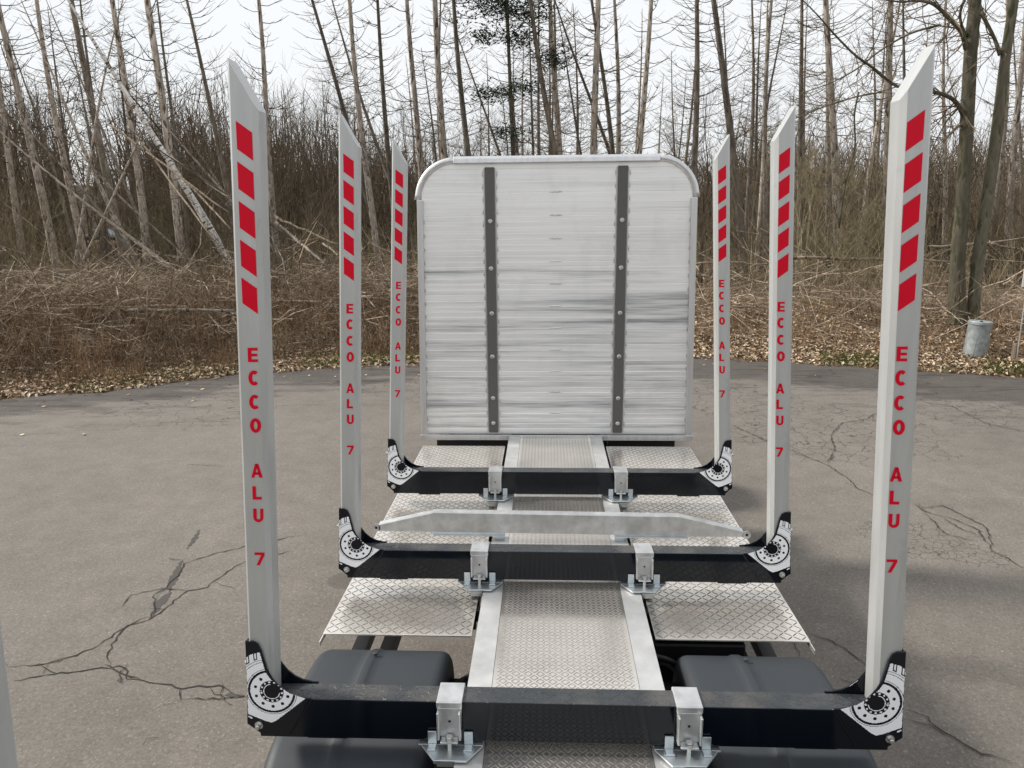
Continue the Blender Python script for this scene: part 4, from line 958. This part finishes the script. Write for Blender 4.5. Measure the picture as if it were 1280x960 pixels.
tag(q.build('bramble_thicket', M_stem), kind='stuff')
q = G(); rr = random.Random(22)
for i in range(2900):                    # broken dead branches heaped on the bank
    left = rr.random() < .6
    x, y, d = sector(97, 140, 1.5, 7.5, rr) if left else sector(40, 97, 1.6, 8, rr, .8)
    L = rr.uniform(.3, 2.2)*(.35 if d < 2.4 else 1); a = rr.gauss(0, 1.1)+(math.pi if rr.random() < .5 else 0); z0 = hgt(x, y)+rr.random()**2*(.85 if left else .7)*sstep(1.5, 4, d); r_ = rr.uniform(.003, .009)+.02*rr.random()**6
    tl = rr.gauss(.1, .4)
    bw = rr.gauss(0, .16)*L; pts = [(x+math.cos(a)*L*u-math.sin(a)*bw*math.sin(u*3.1), y+math.sin(a)*L*u+math.cos(a)*bw*math.sin(u*3.1), z0+.02+tl*L*u+.1*L*math.sin(u*3+i)) for u in (0, .33, .66, 1)]
    q.tube(pts, [r_, r_*.85, r_*.7, r_*.4], 4)
    for _ in range(rr.randint(0, 4)):
        b = pts[rr.randint(1, 2)]; a2 = a+rr.uniform(-1.2, 1.2); l = L*rr.uniform(.2, .5)
        q.tube([b, (b[0]+math.cos(a2)*l, b[1]+math.sin(a2)*l, b[2]+rr.uniform(-.1, .4)*l)], [r_*.45, .002], 3, cap=False)
tag(q.build('brush_pile', M_deadwood), kind='stuff')
q = G(); rr = random.Random(23)
for i in range(24000):                   # dry grass and weed stalks, reddish brown, mostly left
    x, y, d = sector(98, 145, .35, 5.5, rr) if rr.random() < .8 else sector(40, 98, 1.2, 6, rr)
    h_ = rr.uniform(.1, .7)*(.3+.7*sstep(.3, 2, d))*(.5+.8*(math.sin(x*2.1+y)*math.sin(y*1.7-x)>-.2)); a = rr.uniform(0, 6.28); z0 = hgt(x, y); l = h_*rr.uniform(.1, .7); ca, sa = math.cos(a), math.sin(a); w_ = rr.uniform(.0025, .006)
    q.quad([(x-sa*w_, y+ca*w_, z0), (x+sa*w_, y-ca*w_, z0), (x+ca*l*.4+sa*w_*.7, y+sa*l*.4-ca*w_*.7, z0+h_*.6), (x+ca*l*.4-sa*w_*.7, y+sa*l*.4+ca*w_*.7, z0+h_*.6)])
    q.quad([(x+ca*l*.4-sa*w_*.7, y+sa*l*.4+ca*w_*.7, z0+h_*.6), (x+ca*l*.4+sa*w_*.7, y+sa*l*.4-ca*w_*.7, z0+h_*.6), (x+ca*l, y+sa*l, z0+h_)])
tag(q.build('dry_grass', M_grass), kind='stuff')
q = G(); rr = random.Random(24)
for i in range(7000):                    # green tufts along the asphalt edge
    c = rr.choice(((100, 104), (104, 109), (48, 56), (56, 60), (66, 70), (112, 125))); x, y, d = sector(c[0], c[1], .1, 1.2, rr)
    h_ = rr.uniform(.04, .13); a = rr.uniform(0, 6.28); z0 = hgt(x, y); ca, sa = math.cos(a)*h_*.5, math.sin(a)*h_*.5
    q.quad([(x-.006, y, z0), (x+.006, y, z0), (x+ca, y+sa, z0+h_)])
tag(q.build('green_grass_tufts', M_greengrass), kind='stuff')
def leaves(n, zones, seed, name, size=(.025, .06)):
    q = G(); rr = random.Random(seed); tint = []
    for i in range(n):
        z_ = rr.choice(zones); x, y, d = sector(z_[0], z_[1], z_[2], z_[3], rr, z_[4])
        if d < .0 and rr.random() < .9: continue
        z0 = max(hgt(x, y), .012)+rr.uniform(.005, .05)
        u = Vector((rr.gauss(0, 1), rr.gauss(0, 1), rr.gauss(0, .45))).normalized(); v_ = Vector((-u.y, u.x, rr.gauss(0, .5))).normalized(); s_ = rr.uniform(*size); p = Vector((x, y, z0))
        up = Vector((0, 0, s_*rr.uniform(0, .5)))
        q.quad([p-u*s_, p-v_*s_*.5+up, p+v_*.0, p-u*s_*.2]) if 0 else None
        q.quad([p-u*s_, p-v_*s_*.55+up, p+u*s_]); q.quad([p-u*s_, p+u*s_, p+v_*s_*.55+up]); t_ = rr.random()**.8; tint += [t_, min(1, t_*1.1)]
    tag(q.build(name, M_leaf, tint=tint), kind='stuff')
leaves(52000, [(96, 140, -.25, .9, .9), (96, 140, .6, 6.5, .9), (96, 140, .6, 4, 1), (40, 97, -.25, 4.0, 1.1), (40, 97, 0, 2.0, 1.0), (96, 140, .5, 5, 1), (45, 85, 1, 6, 1)], 30, 'leaf_litter')

q = G(); rr = random.Random(41); tint = []
for i in range(170):                     # stray leaves blown onto the asphalt
    th = math.radians(rr.uniform(30, 150)); r_ = edge_r(th)-abs(rr.gauss(0, 1.1))-.1; x, y = r_*math.cos(th), r_*math.sin(th); s_ = rr.uniform(.02, .045); a = rr.uniform(0, 6.28)
    u = Vector((math.cos(a), math.sin(a), .1))*s_; v_ = Vector((-math.sin(a), math.cos(a), .3))*s_*.6; p = Vector((x, y, .022))
    q.quad([p-u, p-v_, p+u]); q.quad([p-u, p+u, p+v_]); tint += [rr.random()]*2
tag(q.build('stray_leaves', M_leaf, tint=tint), kind='stuff')

# fallen logs and leaning poles
LN = {0: 'long fallen trunk lying behind the right hand stakes', 1: 'fallen trunk lying high behind the big double trunk', 2: 'thin fallen trunk crossing at the right edge', 3: 'short pale log stub beside the bushy shrub', 4: 'brown branch lying on the leaf litter below the bushy shrub', 5: 'short leaning stick right of the bushy shrub', 6: 'fallen pole right beside the headboard', 7: 'small fallen branch low beside the headboard', 8: 'thin fallen branch between the front right stake and the big trunk',
      9: 'pale fallen trunk lying at the top of the left brush bank', 10: 'long thin pole lying across the left brush bank', 11: 'yellowish debarked log low in the left brush bank', 12: 'short dark log under the yellowish one in the left bank', 13: 'short broken log end near the front left stake', 14: 'upper pole leaning down right behind the front left stake', 15: 'pale pole leaning steeply right of the front left stake', 16: 'short leaning pole just left of the middle left stake',
      17: 'uppermost bare pole leaning across the left trees', 18: 'thin pole leaning behind the front left stake top', 19: 'lower leaning pole close to the white birch', 20: 'long thin pole leaning across the left trunks to the ground', 21: 'short cut log in the brush between the left stakes'}
for i, (A, Bp, r_) in enumerate(LOGS):
    a, b = Vector(A), Vector(Bp); m_ = (a+b)/2; q = G(); n = 8; rr = random.Random(i)
    pts = [tuple(a.lerp(b, k/n)-m_+Vector((rr.gauss(0, .012), 0, rr.gauss(0, .02)))) for k in range(n+1)]
    q.tube(pts, [r_*(1-.35*k/n) for k in range(n+1)], 8)
    o = q.build('fallen_log', M_log if i not in (15, 9) else M_bark_pale, None, tuple(m_), smooth=True); tag(o, LN[i], 'log')
    q = G()
    for _ in range(int((b-a).length*2.2)):
        p = a.lerp(b, rr.random())-m_; d = Vector((rr.gauss(0, .6), rr.gauss(0, .6), rr.gauss(.2, .7))).normalized()*rr.uniform(.1, .5); q.tube([tuple(p), tuple(p+d*.6), tuple(p+d)], [r_*.3, r_*.2, .003], 3, cap=False)
    if q.f: q.build('branch_stubs', M_log, o)
for k in ([(p, ) for p in []]): pass
for k, (deg, d, L, ang, lb) in enumerate(((103, 3.6, 3.0, .15, 'pale cut pole in the brush between the two rearmost left stakes'), (112, 3.4, 3.4, 3.0, 'long grey cut pole in the brush behind the front left stake'),
        (117, 2.5, 2.4, .1, 'pale cut pole low in the dry brush outside the front left stake'), (121, 3.9, 3.2, 3.3, 'grey cut pole high in the left brush bank below the birch'))):
    th = math.radians(deg); rr_ = edge_r(th)+d; x, y = rr_*math.cos(th), rr_*math.sin(th); q = G(); rr = random.Random(60+k); dd = Vector((math.cos(ang), math.sin(ang)*.6, 0)).normalized(); r0 = rr.uniform(.028, .045)
    q.tube([tuple(dd*(L*(u/6-.5))+Vector((0, 0, rr.gauss(0, .015)))) for u in range(7)], [r0*(1-.05*u) for u in range(7)], 8)
    o = q.build('cut_pole', M_log if k % 2 else M_bark_pale, None, (x, y, hgt(x, y)+.38+.12*(k % 3)), smooth=True); tag(o, lb, 'log')
# tell equal labels apart by their order from left to right
same = {}
for o in COL.objects:
    if o.get('category') in ('tree', 'shrub') and o.get('group'): same.setdefault(o['label'], []).append(o)
ORD = {2: ('left of two', 'right of two'), 3: ('left of three', 'middle of three', 'right of three')}
for lb, L in same.items():
    if len(L) in ORD:
        for w_, o in zip(ORD[len(L)], sorted(L, key=lambda o: o.location.x/o.location.y)): o['label'] = lb+', '+w_
# remove prototypes that were never placed
for key, lst in list(V.items())+[('b', B)]:
    for i, p in enumerate(lst):
        if (key, i) not in used:
            for ch in list(p.children): bpy.data.objects.remove(ch)
            bpy.data.objects.remove(p)
